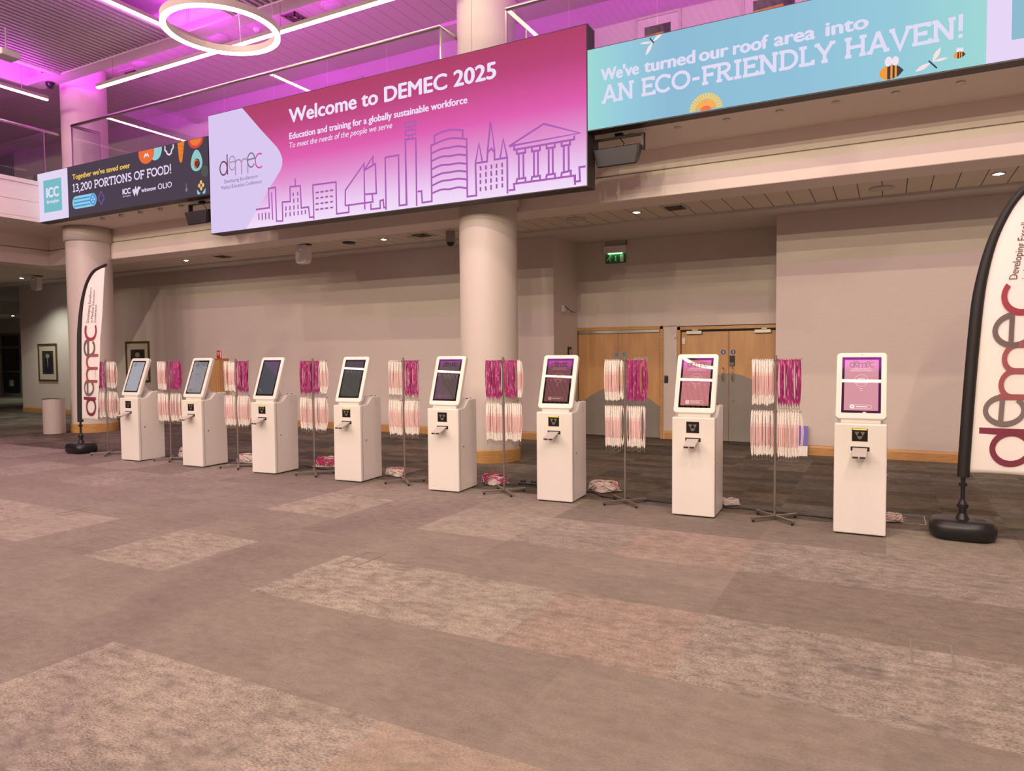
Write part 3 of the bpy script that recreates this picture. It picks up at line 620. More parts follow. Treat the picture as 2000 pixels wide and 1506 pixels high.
# right strip screen
XR1 = 4.6
t = empty('led_screen', 'right strip LED screen, sky blue with bees, reading AN ECO-FRIENDLY HAVEN!', 'screen', (0, YF, 0))
MB().box(-3.49, XR1+.01, .004, .20, 4.532, 5.575).build('housing', M_frame, t)
lib(t, 'picture_panel', lambda b: b.poly([(-3.49, 4.545), (.827, 4.545), (.827, 5.565), (-3.49, 5.565)]), emit_ramp('blue_screen_gradient', 0, -3.5, .83,
    [(0, (158, 218, 214)), (.10, (152, 205, 220)), (.25, (142, 188, 214)), (.6, (146, 194, 218)), (.82, (150, 202, 218)), (1, (160, 216, 214))]), .001)
lib(t, 'white_field', lambda b: b.poly([(.827, 4.545), (XR1, 4.545), (XR1, 5.565), (.827, 5.565)]), (232, 214, 246), .001)
lib(t, 'teal_square', lambda b: b.poly(rrect(1.035, 1.70, 4.735, 5.42, .015)), (142, 188, 206), .003)
for wd_, x_, w_ in (("We've", -3.30, .49), ('turned', -2.73, .62), ('our', -2.05, .33), ('roof', -1.655, .38), ('area', -1.20, .42), ('into', -.66, .41)):
    words(t, 'lowercase_word', wd_, x_, 5.14, w_, .145, (226, 220, 244), .004, bold=.065)
slab_words(t, 'slab_word', 'AN ECO-FRIENDLY HAVEN!', -3.29, 4.85, 3.925, .225, (226, 220, 244), .004)
def flower(b, r0, r1, w0, w1, n):
    for k in range(n):
        a = PI*(k+.5)/n; c, s_ = math.cos(a), math.sin(a)
        p = [(-1.975+r0*c-w0*s_, 4.56+r0*s_+w0*c), (-1.975+r1*c-w1*s_, 4.56+r1*s_+w1*c), (-1.975+r1*c+w1*s_, 4.56+r1*s_-w1*c), (-1.975+r0*c+w0*s_, 4.56+r0*s_-w0*c)]
        b.poly([(x, max(z, 4.547)) for x, z in p])
lib(t, 'flower_petal', lambda b: (flower(b, .02, .195, .002, .0125, 17),), (250, 208, 96), .003)
lib(t, 'flower_inner_petal', lambda b: flower(b, 0, .125, .001, .0075, 19), (246, 164, 84), .004)
lib(t, 'flower_centre', lambda b: b.poly([(-2.05, 4.547)]+[(-1.975+.065*math.cos(PI-PI*i/12), 4.55+.055*math.sin(PI-PI*i/12)) for i in range(13)]), (240, 120, 74), .005)
def wing(b, x, z, L, a, wd):
    n = 14; up = []; lo = []
    for i in range(n+1):
        u = i/n; q = wd*math.sin(PI*u**.75)*(.35+.65*u) if u < 1 else 0
        px, pz = x+L*u*math.cos(a), z+L*u*math.sin(a)
        up.append((px-q*math.sin(a), max(4.548, min(5.563, pz+q*math.cos(a))))); lo.append((px+q*math.sin(a), max(4.548, min(5.563, pz-q*math.cos(a)))))
    b.poly(up+lo[::-1][1:-1])
for wa in ((-2.63, 5.49, .17, R(-120), .035), (-2.63, 5.49, .16, R(175), .022), (-2.63, 5.49, .16, R(35), .03), (.36, 4.66, .15, R(62), .035), (.36, 4.66, .14, R(5), .022), (.34, 4.65, .15, R(205), .035)):
    lib(t, 'butterfly_wing', lambda b: wing(b, *wa), (248, 226, 228), .003)
lib(t, 'butterfly_body', lambda b: (b.stroke([(-2.665, 5.545), (-2.61, 5.475)], .014), b.stroke([(.325, 4.675), (.40, 4.585)], .014)), (48, 62, 84), .004)
def bee(cx, cz, s_):
    a = MB(); cl = lambda P: [(x, max(z, 4.547)) for x, z in P]
    lib(t, 'bee_body', lambda b: b.poly(cl(circ(cx-.02*s_, cz, .10*s_, .075*s_, 28))), (244, 156, 62), .003)
    lib(t, 'bee_stripe', lambda b: (b.poly(cl([(cx-.045*s_, cz-.07*s_), (cx-.015*s_, cz-.075*s_), (cx-.015*s_, cz+.075*s_), (cx-.045*s_, cz+.07*s_)])),
        b.poly(cl([(cx+.005*s_, cz-.072*s_), (cx+.025*s_, cz-.068*s_), (cx+.025*s_, cz+.068*s_), (cx+.005*s_, cz+.072*s_)])),
        b.poly(cl([(cx+.045*s_, cz-.062*s_), (cx+.045*s_, cz+.062*s_), (cx+.075*s_, cz+.04*s_), (cx+.11*s_, cz), (cx+.075*s_, cz-.04*s_)]))), (76, 62, 66), .004)
    lib(t, 'bee_wing', lambda b: (b.poly(circ(cx-.035*s_, cz+.115*s_, .035*s_, .052*s_, 18)), b.poly(circ(cx+.03*s_, cz+.11*s_, .034*s_, .048*s_, 18))), (244, 226, 240), .005)
bee(-.012, 4.625, 1.0); bee(.60, 4.68, .46)

# ------------------------------------------------------------------ glass balustrades
def glass_material():
    m = bpy.data.materials.new('balustrade_glass'); m.use_nodes = True; nt = m.node_tree
    for n in list(nt.nodes): nt.nodes.remove(n)
    o = nt.nodes.new('ShaderNodeOutputMaterial'); mx = nt.nodes.new('ShaderNodeMixShader')
    tr = nt.nodes.new('ShaderNodeBsdfTransparent'); tr.inputs[0].default_value = (.93, .93, .94, 1)
    gl = nt.nodes.new('ShaderNodeBsdfGlossy'); gl.inputs['Roughness'].default_value = .0
    fr = nt.nodes.new('ShaderNodeFresnel'); fr.inputs[0].default_value = 1.75
    ge = nt.nodes.new('ShaderNodeNewGeometry'); iv = nt.nodes.new('ShaderNodeMath'); iv.operation = 'SUBTRACT'; iv.inputs[0].default_value = 1
    ml = nt.nodes.new('ShaderNodeMath'); ml.operation = 'MULTIPLY'
    nt.links.new(ge.outputs['Backfacing'], iv.inputs[1]); nt.links.new(iv.outputs[0], ml.inputs[0]); nt.links.new(fr.outputs[0], ml.inputs[1])
    nt.links.new(ml.outputs[0], mx.inputs[0]); nt.links.new(tr.outputs[0], mx.inputs[1]); nt.links.new(gl.outputs[0], mx.inputs[2]); nt.links.new(mx.outputs[0], o.inputs[0])
    return m
M_glass = glass_material()
YG, ZR = 9.0, 6.53
def balustrade(label, runs, posts, returns):
    """runs: list of ((x0,y0),(x1,y1)) pane segments; rail follows the path in returns"""
    t = empty('glass_balustrade', label, 'balustrade', (0, 0, ZT))
    for (a, b_) in runs:
        a = Vector(a); b_ = Vector(b_); d = (b_-a).normalized(); a2 = a+d*.008; b2 = b_-d*.008; n = Vector((-d.y, d.x))*.0005
        mb = MB(); P = [a2-n, b2-n, b2+n, a2+n]
        mb.prism([(p.x, p.y) for p in P], 'z', .0, ZR-ZT-.03); mb.build('glass_pane', M_glass, t)
    MB().tube([(x, y, ZR-ZT) for x, y in returns], .033, 12).build('handrail', M_steel, t)
    for x, y in posts: MB().box(x-.012, x+.012, y-.012, y+.012, 0, ZR-ZT-.02).build('post', M_steel, t)
    return t
js = [-15.24, -14.24, -13.03, -11.82, -10.61, -9.38, -8.17, -6.955, -5.95]
balustrade('glass balustrade with steel handrail on the balcony between the two round columns', [((js[i], YG), (js[i+1], YG)) for i in range(8)]+[((-15.24, YG), (-15.24, 9.6)), ((-5.95, YG), (-5.95, 9.55))],
    [(-15.24, YG), (-5.95, YG), (-5.95, 9.55), (-15.24, 9.6)], [(-15.24, 9.6), (-15.24, YG), (-5.95, YG), (-5.95, 9.55)])
js2 = [-4.84, -3.878, -2.66, -1.44, -.22, 1.0, 2.2, 3.4, 4.6]
balustrade('glass balustrade right of the middle column above the sky blue strip screen', [((js2[i], YG), (js2[i+1], YG)) for i in range(8)]+[((-4.84, YG), (-4.84, 9.64))],
    [(-4.84, YG), (-4.84, 9.64)], [(-4.84, 9.64), (-4.84, YG), (4.6, YG)])
js3 = [8.9-1.2*i for i in range(9)]
balustrade('glass balustrade of the side wing, left of the far round column', [((-16.1, js3[i]), (-16.1, js3[i+1])) for i in range(8)], [(-16.1, 8.9)], [(-16.1, 9.2), (-16.1, js3[-1])])

# ------------------------------------------------------------------ pendant lights
M_lamp = emit('lamp_diffuser', (255, 226, 190), PENDANT_STRENGTH)
M_lamp.node_tree.nodes['Emission'].inputs[0].default_value = rgba(WARM)
M_lh = mat('lamp_housing', (.42, .36, .32), .5)
def pendant(label, p0, p1, z=7.0, wd=.07, ht=.075):
    p0 = Vector(p0); p1 = Vector(p1); d = p1-p0; L = d.length
    t = empty('linear_pendant_light', label, 'pendant light', (p0.x, p0.y, z), math.atan2(d.y, d.x), group=None)
    MB().box(0, L, -wd/2, wd/2, .012, ht).build('housing', M_lh, t)
    MB().box(.004, L-.004, -wd/2+.004, wd/2-.004, -.012, .012).build('diffuser', M_lamp, t)
    n = max(2, int(L/2.2)+1)
    for k in range(n):
        x = .5+(L-1.0)*k/(n-1); MB().cyl((x, 0, ht), (x, 0, 8.0-z if abs(p0.y-8.76) > .1 else 8.0-z), .004, n=6).build('suspension_wire', M_steel, t)
    return t
pendant('long linear pendant light running above the balcony edge over the big screen', (-13.93, 8.76), (5.0, 8.76))
pendant('linear pendant light that runs toward the camera from the ring light', (-10.42, 8.62), (-10.42, 1.0))
pendant('short linear pendant light at the far upper left corner', (-15.47, 8.66), (-15.47, .6))
pendant('linear pendant light over the hall behind the camera', (-14.5, -.08), (5.0, -.08))
pendant('linear pendant light crossing the hall overhead on the right', (-5.3, 8.1), (-5.3, 1.0))
pendant('linear pendant light at the far right overhead', (-.2, 8.1), (-.2, 1.0))
for k, y in enumerate((-9.5, -18.5)):
    pendant('linear pendant light far behind the camera, %s row' % ('nearer', 'farther')[k], (-14.5, y), (5.0, y))
for k, x in enumerate((-10.42, -5.3, -.2)):
    pendant('lengthwise pendant light behind the camera, %s' % ('left', 'middle', 'right')[k], (x, -1.2), (x, -9.0))
    pendant('lengthwise pendant light far back in the hall, %s' % ('left', 'middle', 'right')[k], (x, -10.2), (x, -17.8))
def ring(label, c, z, r):
    t = empty('ring_pendant_light', label, 'pendant light', (c[0], c[1], z))
    def band(r0, r1, z0, z1, n=96):
        mb = MB(); vs = []
        for rr, zz in ((r0, z0), (r1, z0), (r1, z1), (r0, z1)):
            for i in range(n): a = 2*PI*i/n; vs.append((rr*math.cos(a), rr*math.sin(a), zz))
        fs = []
        for k in range(4):
            for i in range(n): fs.append((k*n+i, k*n+(i+1) % n, ((k+1) % 4)*n+(i+1) % n, ((k+1) % 4)*n+i))
        return mb.add(vs, fs, 0, False)
    band(r-.036, r+.036, .010, .10).build('housing', M_lh, t)
    band(r-.034, r+.034, -.010, .010).build('diffuser', M_lamp, t)
    for k in range(4):
        a = k*PI/2+.5; MB().cyl((r*math.cos(a), r*math.sin(a), .10), (r*.55*math.cos(a), r*.55*math.sin(a), 8.0-z), .003, n=6).build('suspension_wire', M_steel, t)
ring('glowing ring pendant light hung where two linear lights meet, upper left', (-7.81, 6.61), 5.93, .70)
ring('glowing ring pendant light hung behind the camera on the left', (-12.6, 2.5), 5.93, .70)
ring('glowing ring pendant light hung above and behind the camera', (-2.62, 2.42), 5.93, .70)
# ------------------------------------------------------------------ doors
M_sil = mat('satin_aluminium', (.48, .46, .43), .35, .9)
def kick(x0, x1, xc, zpk, zed, half):
    n = 14; top = []
    for i in range(n+1):
        x = x0+(x1-x0)*i/n; u = (x-xc)/half
        top.append((x, zed+(zpk-zed)*math.cos(min(abs(u), 1)*PI/2)**1.0*1.0 if abs(u) < 1 else zed))
    return [(x0, .012)]+[(x1, .012)]+top[::-1]
def double_door(name, x0, x1, ztop, leaf_top, zpk, zed, right_frame=True):
    xm = (x0+x1)/2; t = bpy.data.objects.new(name, None); C.objects.link(t); t.location = (0, YR, 0); struct(t)
    fr = MB().box(x0, x0+.06, -.03, .12, 0, ztop); fr.box(x0, x1, -.03, .12, ztop-.06, ztop)
    if right_frame: fr.box(x1-.06, x1, -.03, .12, 0, ztop)
    fr.build('door_frame', M_wood, t, bevel=.004, seg=1)
    xi0 = x0+.07; xi1 = x1-(.07 if right_frame else .02)
    for k, (a, b_) in enumerate(((xi0, xm-.004), (xm+.004, xi1))):
        lf = MB().box(a, b_, .03, .075, .01, leaf_top).build('door_leaf', M_door, t)
        MB().prism(kick(a+.004, b_-.004, xm, zpk, zed, (xi1-xi0)/2*1.02), 'y', .026, .0305).build('kick_plate', M_kick, t)
    return t, xm
d1, xm = double_door('door_1', -5.67, -3.825, 2.17, 2.05, 1.00, .60)
MB().box(-5.58, -3.90, -.01, .03, 2.055, 2.11).build('closer_track', M_sil, d1)
for x in (-4.775, -4.62):
    MB().box(x-.035, x+.035, .012, .03, 1.50, 1.70).build('lock_plate', M_sil, d1)
    MB().box(x-.022, x+.022, .008, .0125, 1.59, 1.67).build('blue_lock_label', mat('blue_label', (.12, .35, .5), .4), d1)
MB().box(-4.44, -4.13, .022, .03, 1.50, 1.575).build('door_notice', mat('notice_cream', (.6, .5, .4), .5), d1)
d2, xm = double_door('door_2', -3.55, -1.66, 2.145, 2.045, 1.27, .80, False)
for x0, x1 in ((-3.38, -3.09), (-2.145, -1.865)):
    MB().box(x0, x1, -.035, .028, 2.0, 2.065).box(x0+.12, x1-.06, -.06, -.03, 2.065, 2.09).build('door_closer', M_sil, d2, bevel=.004, seg=1)
for x in (-2.706, -2.527):
    MB().cyl((x, .03, 1.66), (x, .026, 1.66), .045, n=28).build('blue_door_sign', mat('sign_blue', (.05, .10, .32), .4), d2)
    MB().box(x-.008, x+.008, .0245, .0262, 1.635, 1.685).build('sign_mark', M_whitepl, d2)
for x in (-2.705, -2.531): MB().tube([(x, .03, 1.37), (x, -.03, 1.37), (x, -.045, 1.34), (x, -.045, 1.17), (x, -.03, 1.14), (x, .03, 1.14)], .011, 10).build('pull_handle', M_chrome, d2)
k_ = MB().box(-2.585, -2.50, .005, .03, 1.40, 1.595).build('keypad_lock', M_black, d2)
MB().box(-2.58, -2.505, -.012, .005, 1.405, 1.47).build('lock_knob_plate', M_chrome, k_)
MB().cyl((-2.54, .005, .78), (-2.54, .03, .78), .03, n=20).build('lock_cylinder', M_chrome, d2)
MB().box(-3.47, -3.41, .012, .03, 1.82, 1.935).build('door_sensor', M_whitepl, d2)
MB().box(-1.72, -1.665, .012, .03, 1.82, 1.935).build('door_sensor', M_whitepl, d2)
# far glazed door in the corridor
d3 = bpy.data.objects.new('door_3', None); C.objects.link(d3); d3.location = (0, 17, 0); struct(d3)
M_dglass = mat('dark_glass', (.02, .022, .02), .06)
f = MB().box(-34.6, -34.5, -.05, .05, 0, 2.75).box(-33.1, -33.0, -.05, .05, 0, 2.75).box(-34.5, -33.1, -.05, .05, 2.65, 2.75).box(-34.5, -33.1, -.05, .05, 2.08, 2.2).box(-34.5, -33.1, -.05, .05, 0, .14).box(-34.5, -33.1, -.05, .05, 1.05, 1.12)
f.build('door_frame', mat('dull_grey_frame', (.22, .22, .19), .5), d3)
MB().box(-34.5, -33.1, -.01, .01, .14, 2.65).build('door_pane', M_dglass, d3)
MB().box(-34.0, -33.7, -.03, -.012, .45, .72).build('door_notice', M_whitepl, d3)

# ------------------------------------------------------------------ things on the back wall
def picture(label, x0, x1, z0, z1, y, fm, mount, art, cat='picture', inner=.1):
    t = empty('framed_picture', label, cat, (0, y, 0))
    fw_ = .055
    MB().box(x0, x1, -.03, 0, z0, z0+fw_).box(x0, x1, -.03, 0, z1-fw_, z1).box(x0, x0+fw_, -.03, 0, z0+fw_, z1-fw_).box(x1-fw_, x1, -.03, 0, z0+fw_, z1-fw_).build('frame', fm, t)
    MB().box(x0+fw_, x1-fw_, -.012, 0, z0+fw_, z1-fw_).build('mount', mount, t)
    art(t, x0+fw_+inner, x1-fw_-inner, z0+fw_+inner*1.1, z1-fw_-inner*1.1)
    return t
M_gold = mat('dull_gold', (.22, .15, .06), .35, .6)
M_cream = mat('cream_mount', (.58, .52, .42), .7)
M_photo = mat('dark_photograph', (.045, .038, .035), .35, noise=(3, (1, 1, 1), .5))
M_skin = mat('pale_print', (.32, .28, .25), .5)
M_cloth = mat('dark_print', (.02, .02, .03), .5)
def portrait(t, x0, x1, z0, z1):
    MB().box(x0, x1, -.016, -.010, z0, z1).build('photograph', M_photo, t)
    w_ = x1-x0; cx = (x0+x1)/2; hh = z1-z0
    MB().poly([(cx-w_*.36, z0+.01), (cx+w_*.36, z0+.01), (cx+w_*.30, z0+hh*.55), (cx+w_*.1, z0+hh*.66), (cx-w_*.1, z0+hh*.66), (cx-w_*.30, z0+hh*.55)], -.018).build('printed_coat', M_cloth, t, recalc=False)
    MB().poly(circ(cx, z0+hh*.78, w_*.17, hh*.10, 20), -.019).build('printed_face', M_skin, t, recalc=False)
    MB().poly([(cx-.012, z0+hh*.3), (cx+.012, z0+hh*.3), (cx+.022, z0+hh*.66), (cx-.022, z0+hh*.66)], -.0195).build('printed_shirt', M_skin, t, recalc=False)
picture('dark portrait photograph in a gold frame behind the leftmost check-in machine', -18.51, -17.50, .985, 2.09, YW, M_gold, M_cream, portrait, inner=.15)
picture('dark portrait in a gold frame on the far left wall above the bin', -22.75, -21.77, .96, 2.09, YW, M_gold, M_cream, portrait, inner=.15)
M_pfr = mat('pale_frame', (.55, .48, .45), .5); M_pm = mat('pale_mount', (.66, .6, .58), .7)
def landscape(t, x0, x1, z0, z1):
    MB().box(x0, x1, -.016, -.010, z0, z1).build('painted_field', mat('ochre_paint', (.50, .32, .06), .6, noise=(4, (1, 1, 1), .3)), t)
    MB().poly([(x0, z0+(z1-z0)*.55), (x1, z0+(z1-z0)*.62), (x1, z1), (x0, z1)], -.018).build('painted_hill', mat('grey_green_paint', (.10, .11, .08), .6, noise=(6, (1, 1, 1), .5)), t, recalc=False)
    MB().poly([(x0+(x1-x0)*.75, z0), (x1, z0), (x1, z1), (x0+(x1-x0)*.72, z1)], -.019).build('painted_tree', mat('dark_paint', (.05, .04, .05), .6), t, recalc=False)
picture('pale framed landscape with ochre field on the upper wall over the sky blue screen', -4.01, -3.18, 6.78, 7.50, YW, M_pfr, M_pm, landscape, inner=.13)
picture('pale framed picture on the upper wall further right at the top edge', -2.20, -1.20, 6.78, 7.52, YW, M_pfr, M_pm, landscape, inner=.13)
picture('pale framed picture on the upper wall just above the big pink screen', -11.13, -10.06, 6.9, 7.66, YW, M_pfr, M_pm, landscape, inner=.13)

# fire call sign and the wooden cupboard under it
t = empty('fire_sign', 'small red fire equipment sign on the wall above the wooden cupboard', 'sign', (-14.79, YW, 1.71))
MB().box(-.10, .10, -.008, 0, -.11, .11).build('border', M_whitepl, t)
MB().box(-.09, .09, -.011, -.006, -.10, .10).build('red_plate', mat('sign_red', (.60, .02, .015), .4), t)
MB().box(-.06, .0, -.013, -.010, .02, .06).box(-.06, .0, -.013, -.010, -.02, .005).box(.03, .07, -.013, -.010, -.08, .08).build('white_symbol', M_whitepl, t)
t = empty('wooden_cupboard', 'tall narrow wooden cupboard on the back wall between the second machine and its lanyard rack', 'cupboard', (-14.72, YW-.002, 0))
MB().box(-.26, .26, -.30, 0, .02, 1.59).build('body', M_door, t)
MB().box(-.23, .24, -.32, -.30, .05, 1.56).build('cupboard_door', M_door, t)
MB().box(-.27, .27, -.33, 0, 1.59, 1.61).box(-.26, .26, -.28, 0, 0, .02).build('trim_edge', M_wood, t)

# emergency exit luminaire
t = empty('exit_sign', 'green running man exit sign hanging under a lit fitting over the doors', 'exit sign', (-4.77, YR, 3.65))
MB().box(-.215, .215, -.06, 0, .13, .215).build('wall_bracket', M_sil, t)
MB().tube([(-.2, -.03, .22), (.2, -.03, .25), (.23, -.05, .22), (.22, -.05, .13)], .006, 8).build('cable', M_black, t)
MB().box(-.225, .225, -.12, 0, -.03, .11).build('lamp_housing', M_whitepl, t, bevel=.01)
MB().box(-.14, .14, -.09, -.03, -.045, -.03).build('green_tube', emit('green_lamp', (150, 255, 170), 3.0), t)
MB().box(-.205, .205, -.035, -.02, -.22, -.04).build('green_panel', mat('exit_green', (.01, .16, .05), .4), t)
mb = MB(); y = -.037
mb.stroke([(.0, -.08), (.0, -.17)], .016, y); mb.poly([(-.03, -.15), (0, -.195), (.03, -.15)], y)
mb.poly([(.09, -.20), (.16, -.20), (.16, -.06), (.09, -.06)], y)
mb.poly(circ(-.115, -.075, .014, .014, 12), y); mb.stroke([(-.12, -.09), (-.135, -.13), (-.16, -.14), (-.18, -.17)], .018, y); mb.stroke([(-.135, -.13), (-.11, -.155), (-.12, -.19)], .018, y)
mb.stroke([(-.15, -.11), (-.125, -.095), (-.095, -.115), (-.085, -.10)], .012, y); mb.build('white_pictogram', M_whitepl, t, recalc=False)
# round access cover, small reader, sockets
t = empty('wall_disc', 'round flat cover disc on the wall above the left double doors', 'wall cover', (-5.285, YR, 2.555))
MB().cyl((0, 0, 0), (0, -.02, 0), .147, n=40).build('disc', M_wall, t); MB().cyl((.10, -.02, 0), (.10, -.028, 0), .012, n=12).build('screw', M_grey, t)
t = empty('card_reader', 'small black card reader on the wall between the two double doors', 'card reader', (-3.765, YR, 1.15))
MB().box(-.035, .035, -.025, 0, -.07, .07).build('body', M_black, t, bevel=.006); MB().box(-.02, .02, -.027, -.025, .045, .055).build('red_led', emit('red_led', (200, 40, 40), 1), t)
t = empty('wall_sensor', 'small white sensor box on the wall left of the right double doors', 'sensor', (-3.60, YR, 1.955))
MB().box(-.02, .025, -.035, 0, -.03, .03).build('body', M_whitepl, t, bevel=.004); MB().cyl((0, -.035, 0), (0, -.038, 0), .01, n=12).build('lens', M_black, t)
t = empty('door_detector', 'small white box with a black bent arm on the recess side wall', 'detector', (-5.60, 12.62, 2.50))
MB().box(0, .05, -.05, .05, -.03, .09).build('box', M_whitepl, t, bevel=.005)
MB().tube([(.05, 0, .08), (.09, 0, .04), (.09, .25, -.02), (.05, .5, -.03)], .008, 8).tube([(.09, .2, -.01), (.09, .2, -.06)], .006, 6).build('arm', M_black, t)
t = empty('wall_socket', 'small black framed wall plate in the recess left of the left double doors', 'wall plate', (-5.60, 12.93, 1.66))
MB().box(0, .02, -.075, .075, -.13, .13).build('plate', M_black, t); MB().box(.02, .03, -.035, .035, -.08, .08).build('insert', M_grey, t)
t = empty('display_board', 'white and violet board leaning on the wall corner behind the last lanyard rack', 'board', (-1.25, 12.02, 0), 0)
b_ = MB().box(-.10, .13, 0, .02, 0, .48).build('panel', M_whitepl, t, rot=(R(-12), 0, 0))
MB().box(-.10, .13, -.004, 0, .16, .48).build('violet_print', mat('violet_print', (.16, .13, .55), .5), t, rot=(R(-12), 0, 0))

# ------------------------------------------------------------------ soffit fittings
M_dl = emit('downlight_lamp', (235, 250, 255), 60)
M_fit = mat('soffit_fitting', (.50, .46, .40), .5)
def downlight(label, x, y, z=3.90):
    t = empty('downlight', label, 'downlight', (x, y, z))
    MB().lathe([(.085, 0), (.085, -.012), (.06, -.012), (.055, -.002), (.02, -.001)], 28).build('rim', M_fit, t)
    MB().lathe([(.001, -.02), (.034, -.016), (.034, -.006), (.001, -.005)], 16).build('bulb', M_dl, t)
    l = bpy.data.lights.new('downlight_beam', 'SPOT'); l.energy = 210 if x < -20 else 18; l.color = (.95, 1, .86); l.spot_size = R(120 if x < -20 else 70); l.spot_blend = .8; l.shadow_soft_size = .05
    o = bpy.data.objects.new('downlight_beam', l); C.objects.link(o); o.location = (x, y, z-.05)
downlight('lit downlight in the low tiled ceiling beside the top of the left feather flag', -14.42, 11.04)
downlight('lit downlight in the low tiled ceiling left of the middle column', -8.66, 11.02)
downlight('lit downlight in the low tiled ceiling just right of the middle column', -3.58, 10.98)
downlight('lit downlight in the low tiled ceiling at the far right', 1.20, 10.96)
downlight('lit downlight in the dim ceiling left of the far column', -21.4, 11.1)
downlight('lit downlight under the bulkhead in the far left corridor', -30.6, 15.5, 3.35)
M_dome = mat('smoked_dome', (.02, .02, .02), .1)
t = empty('dome_camera', 'grey pendant dome camera hanging left of the middle column', 'camera', (-7.08, 10.95, 3.90))
MB().lathe([(.085, 0), (.085, -.19), (.075, -.20)], 28).build('housing', mat('camera_grey', (.30, .28, .25), .4), t)
MB().lathe([(.07, -.20), (.068, -.225), (.05, -.26), (.02, -.275), (.001, -.277)], 24).build('dome', M_dome, t)
t = empty('smoke_detector', 'flat white ceiling fitting with black underside under the big screen', 'detector', (-9.18, 10.62, 3.90))
MB().lathe([(.15, 0), (.15, -.05), (.13, -.07)], 32).build('housing', M_whitepl, t); MB().lathe([(.13, -.07), (.12, -.10), (.05, -.105), (.001, -.106)], 32).build('cover', M_black, t)
def access_point(label, x, y, z):
    t = empty('ceiling_speaker', label, 'speaker', (x, y, z))
    MB().prism(rrect(-.16, .16, -.40, -.02, .09, 8), 'y', -.07, .07).build('body', M_whitepl, t, bevel=.02, seg=3)
    MB().box(-.05, .12, -.03, .12, -.02, .04).build('bracket', M_black, t)
    MB().cyl((0, -.07, -.12), (0, -.075, -.12), .008, n=10).build('blue_led', emit('blue_led', (110, 130, 255), 1.5), t)
access_point('white rounded speaker box hanging beneath the left end of the big screen', -10.40, 10.66, 3.90)
access_point('white rounded speaker box hanging left of the far column', -20.5, 11.0, 3.90)
def disc(label, x, y, z, r=.16):
    t = empty('ceiling_disc', label, 'ceiling speaker', (x, y, z))
    MB().lathe([(r, 0), (r, -.012), (r*.82, -.016)], 32).build('rim', M_fit, t); MB().lathe([(r*.8, -.014), (r*.75, -.02), (.001, -.022)], 32).build('grille', M_grey, t)
disc('round ceiling speaker in the low tiled ceiling just right of the middle column', -4.62, 10.98, 3.90)
disc('round ceiling speaker in the low tiled ceiling above the wide right wall', -.12, 11.1, 3.90)
disc('round ceiling speaker in the low tiled ceiling beside the downlight left of the middle column', -8.0, 11.15, 3.90)
def vent(label, x, y, z, s_=.30):
    t = empty('ceiling_vent', label, 'air vent', (x, y, z)); mb = MB()
    MB().box(-s_, s_, -s_, s_, -.006, 0).build('plate', M_fit, t)
    for k in range(4):
        a = s_*(.85-.2*k); mb = MB()
        for (x0, x1, y0, y1) in ((-a, a, -a, -a+.03), (-a, a, a-.03, a), (-a, -a+.03, -a, a), (a-.03, a, -a, a)): mb.box(x0, x1, y0, y1, -.02, -.006)
        mb.build('louvre', mat('vent_slot', (.10, .08, .07), .6) if k == 0 else M_vs, t) if k else None
        if k == 0: pass
M_vs = mat('vent_slot', (.12, .09, .08), .6)
for lb, x, y in (('square air vent in the low ceiling right of the middle column', -2.95, 10.95), ('square air vent in the low ceiling beside the dome camera', -7.75, 11.0), ('square air vent in the low ceiling near the left flag', -13.2, 11.05)): vent(lb, x, y, 3.90, .2)
for lb, x, y in (('square air vent in the upper ceiling nearest the middle column', -7.4, 10.05), ('square air vent in the upper ceiling beside the ring light', -9.9, 10.05), ('square air vent in the upper ceiling left of the ring light', -12.35, 10.05), ('dim square air vent in the upper ceiling by the far column', -14.95, 10.3)): vent(lb, x, y, 8.0, .26)
for lb, x, y in (('round speaker in the upper ceiling nearest the middle column', -6.55, 9.85), ('round speaker in the upper ceiling right of the ring light', -9.0, 10.1), ('round speaker in the upper ceiling left of the ring light', -11.9, 10.0), ('round speaker in the upper ceiling by the far column', -14.4, 10.1)): disc(lb, x, y, 8.0, .22)
for lb, x, y in (('small smoke detector in the upper ceiling right of the ring light', -8.25, 9.9), ('small smoke detector in the upper ceiling nearest the middle column', -7.1, 10.6), ('small smoke detector in the upper ceiling left of the ring light', -10.9, 10.05)):
    t = empty('smoke_detector', lb, 'detector', (x, y, 8.0)); MB().lathe([(.06, 0), (.06, -.03), (.04, -.06)], 20).build('body', M_whitepl, t); MB().lathe([(.03, -.06), (.025, -.075), (.001, -.077)], 16).build('sensor', M_grey, t)
t = empty('dome_camera', 'small dark dome camera under the purple ceiling corner by the far column', 'camera', (-15.75, 8.88, 7.48))
MB().lathe([(.09, 0), (.09, -.04)], 20).build('mount', M_black, t); MB().lathe([(.085, -.04), (.07, -.09), (.03, -.12), (.001, -.125)], 20).build('dome', M_dome, t)
t = empty('ceiling_projector', 'pale box device hanging from the slatted ceiling at the upper left edge', 'projector', (-13.8, 7.05, 7.0))
MB().box(-.16, .16, -.16, .16, -.06, .06).build('body', M_grey, t, bevel=.02); MB().cyl((0, 0, .06), (0, 0, .48), .012, n=8).build('pole', M_grey, t)

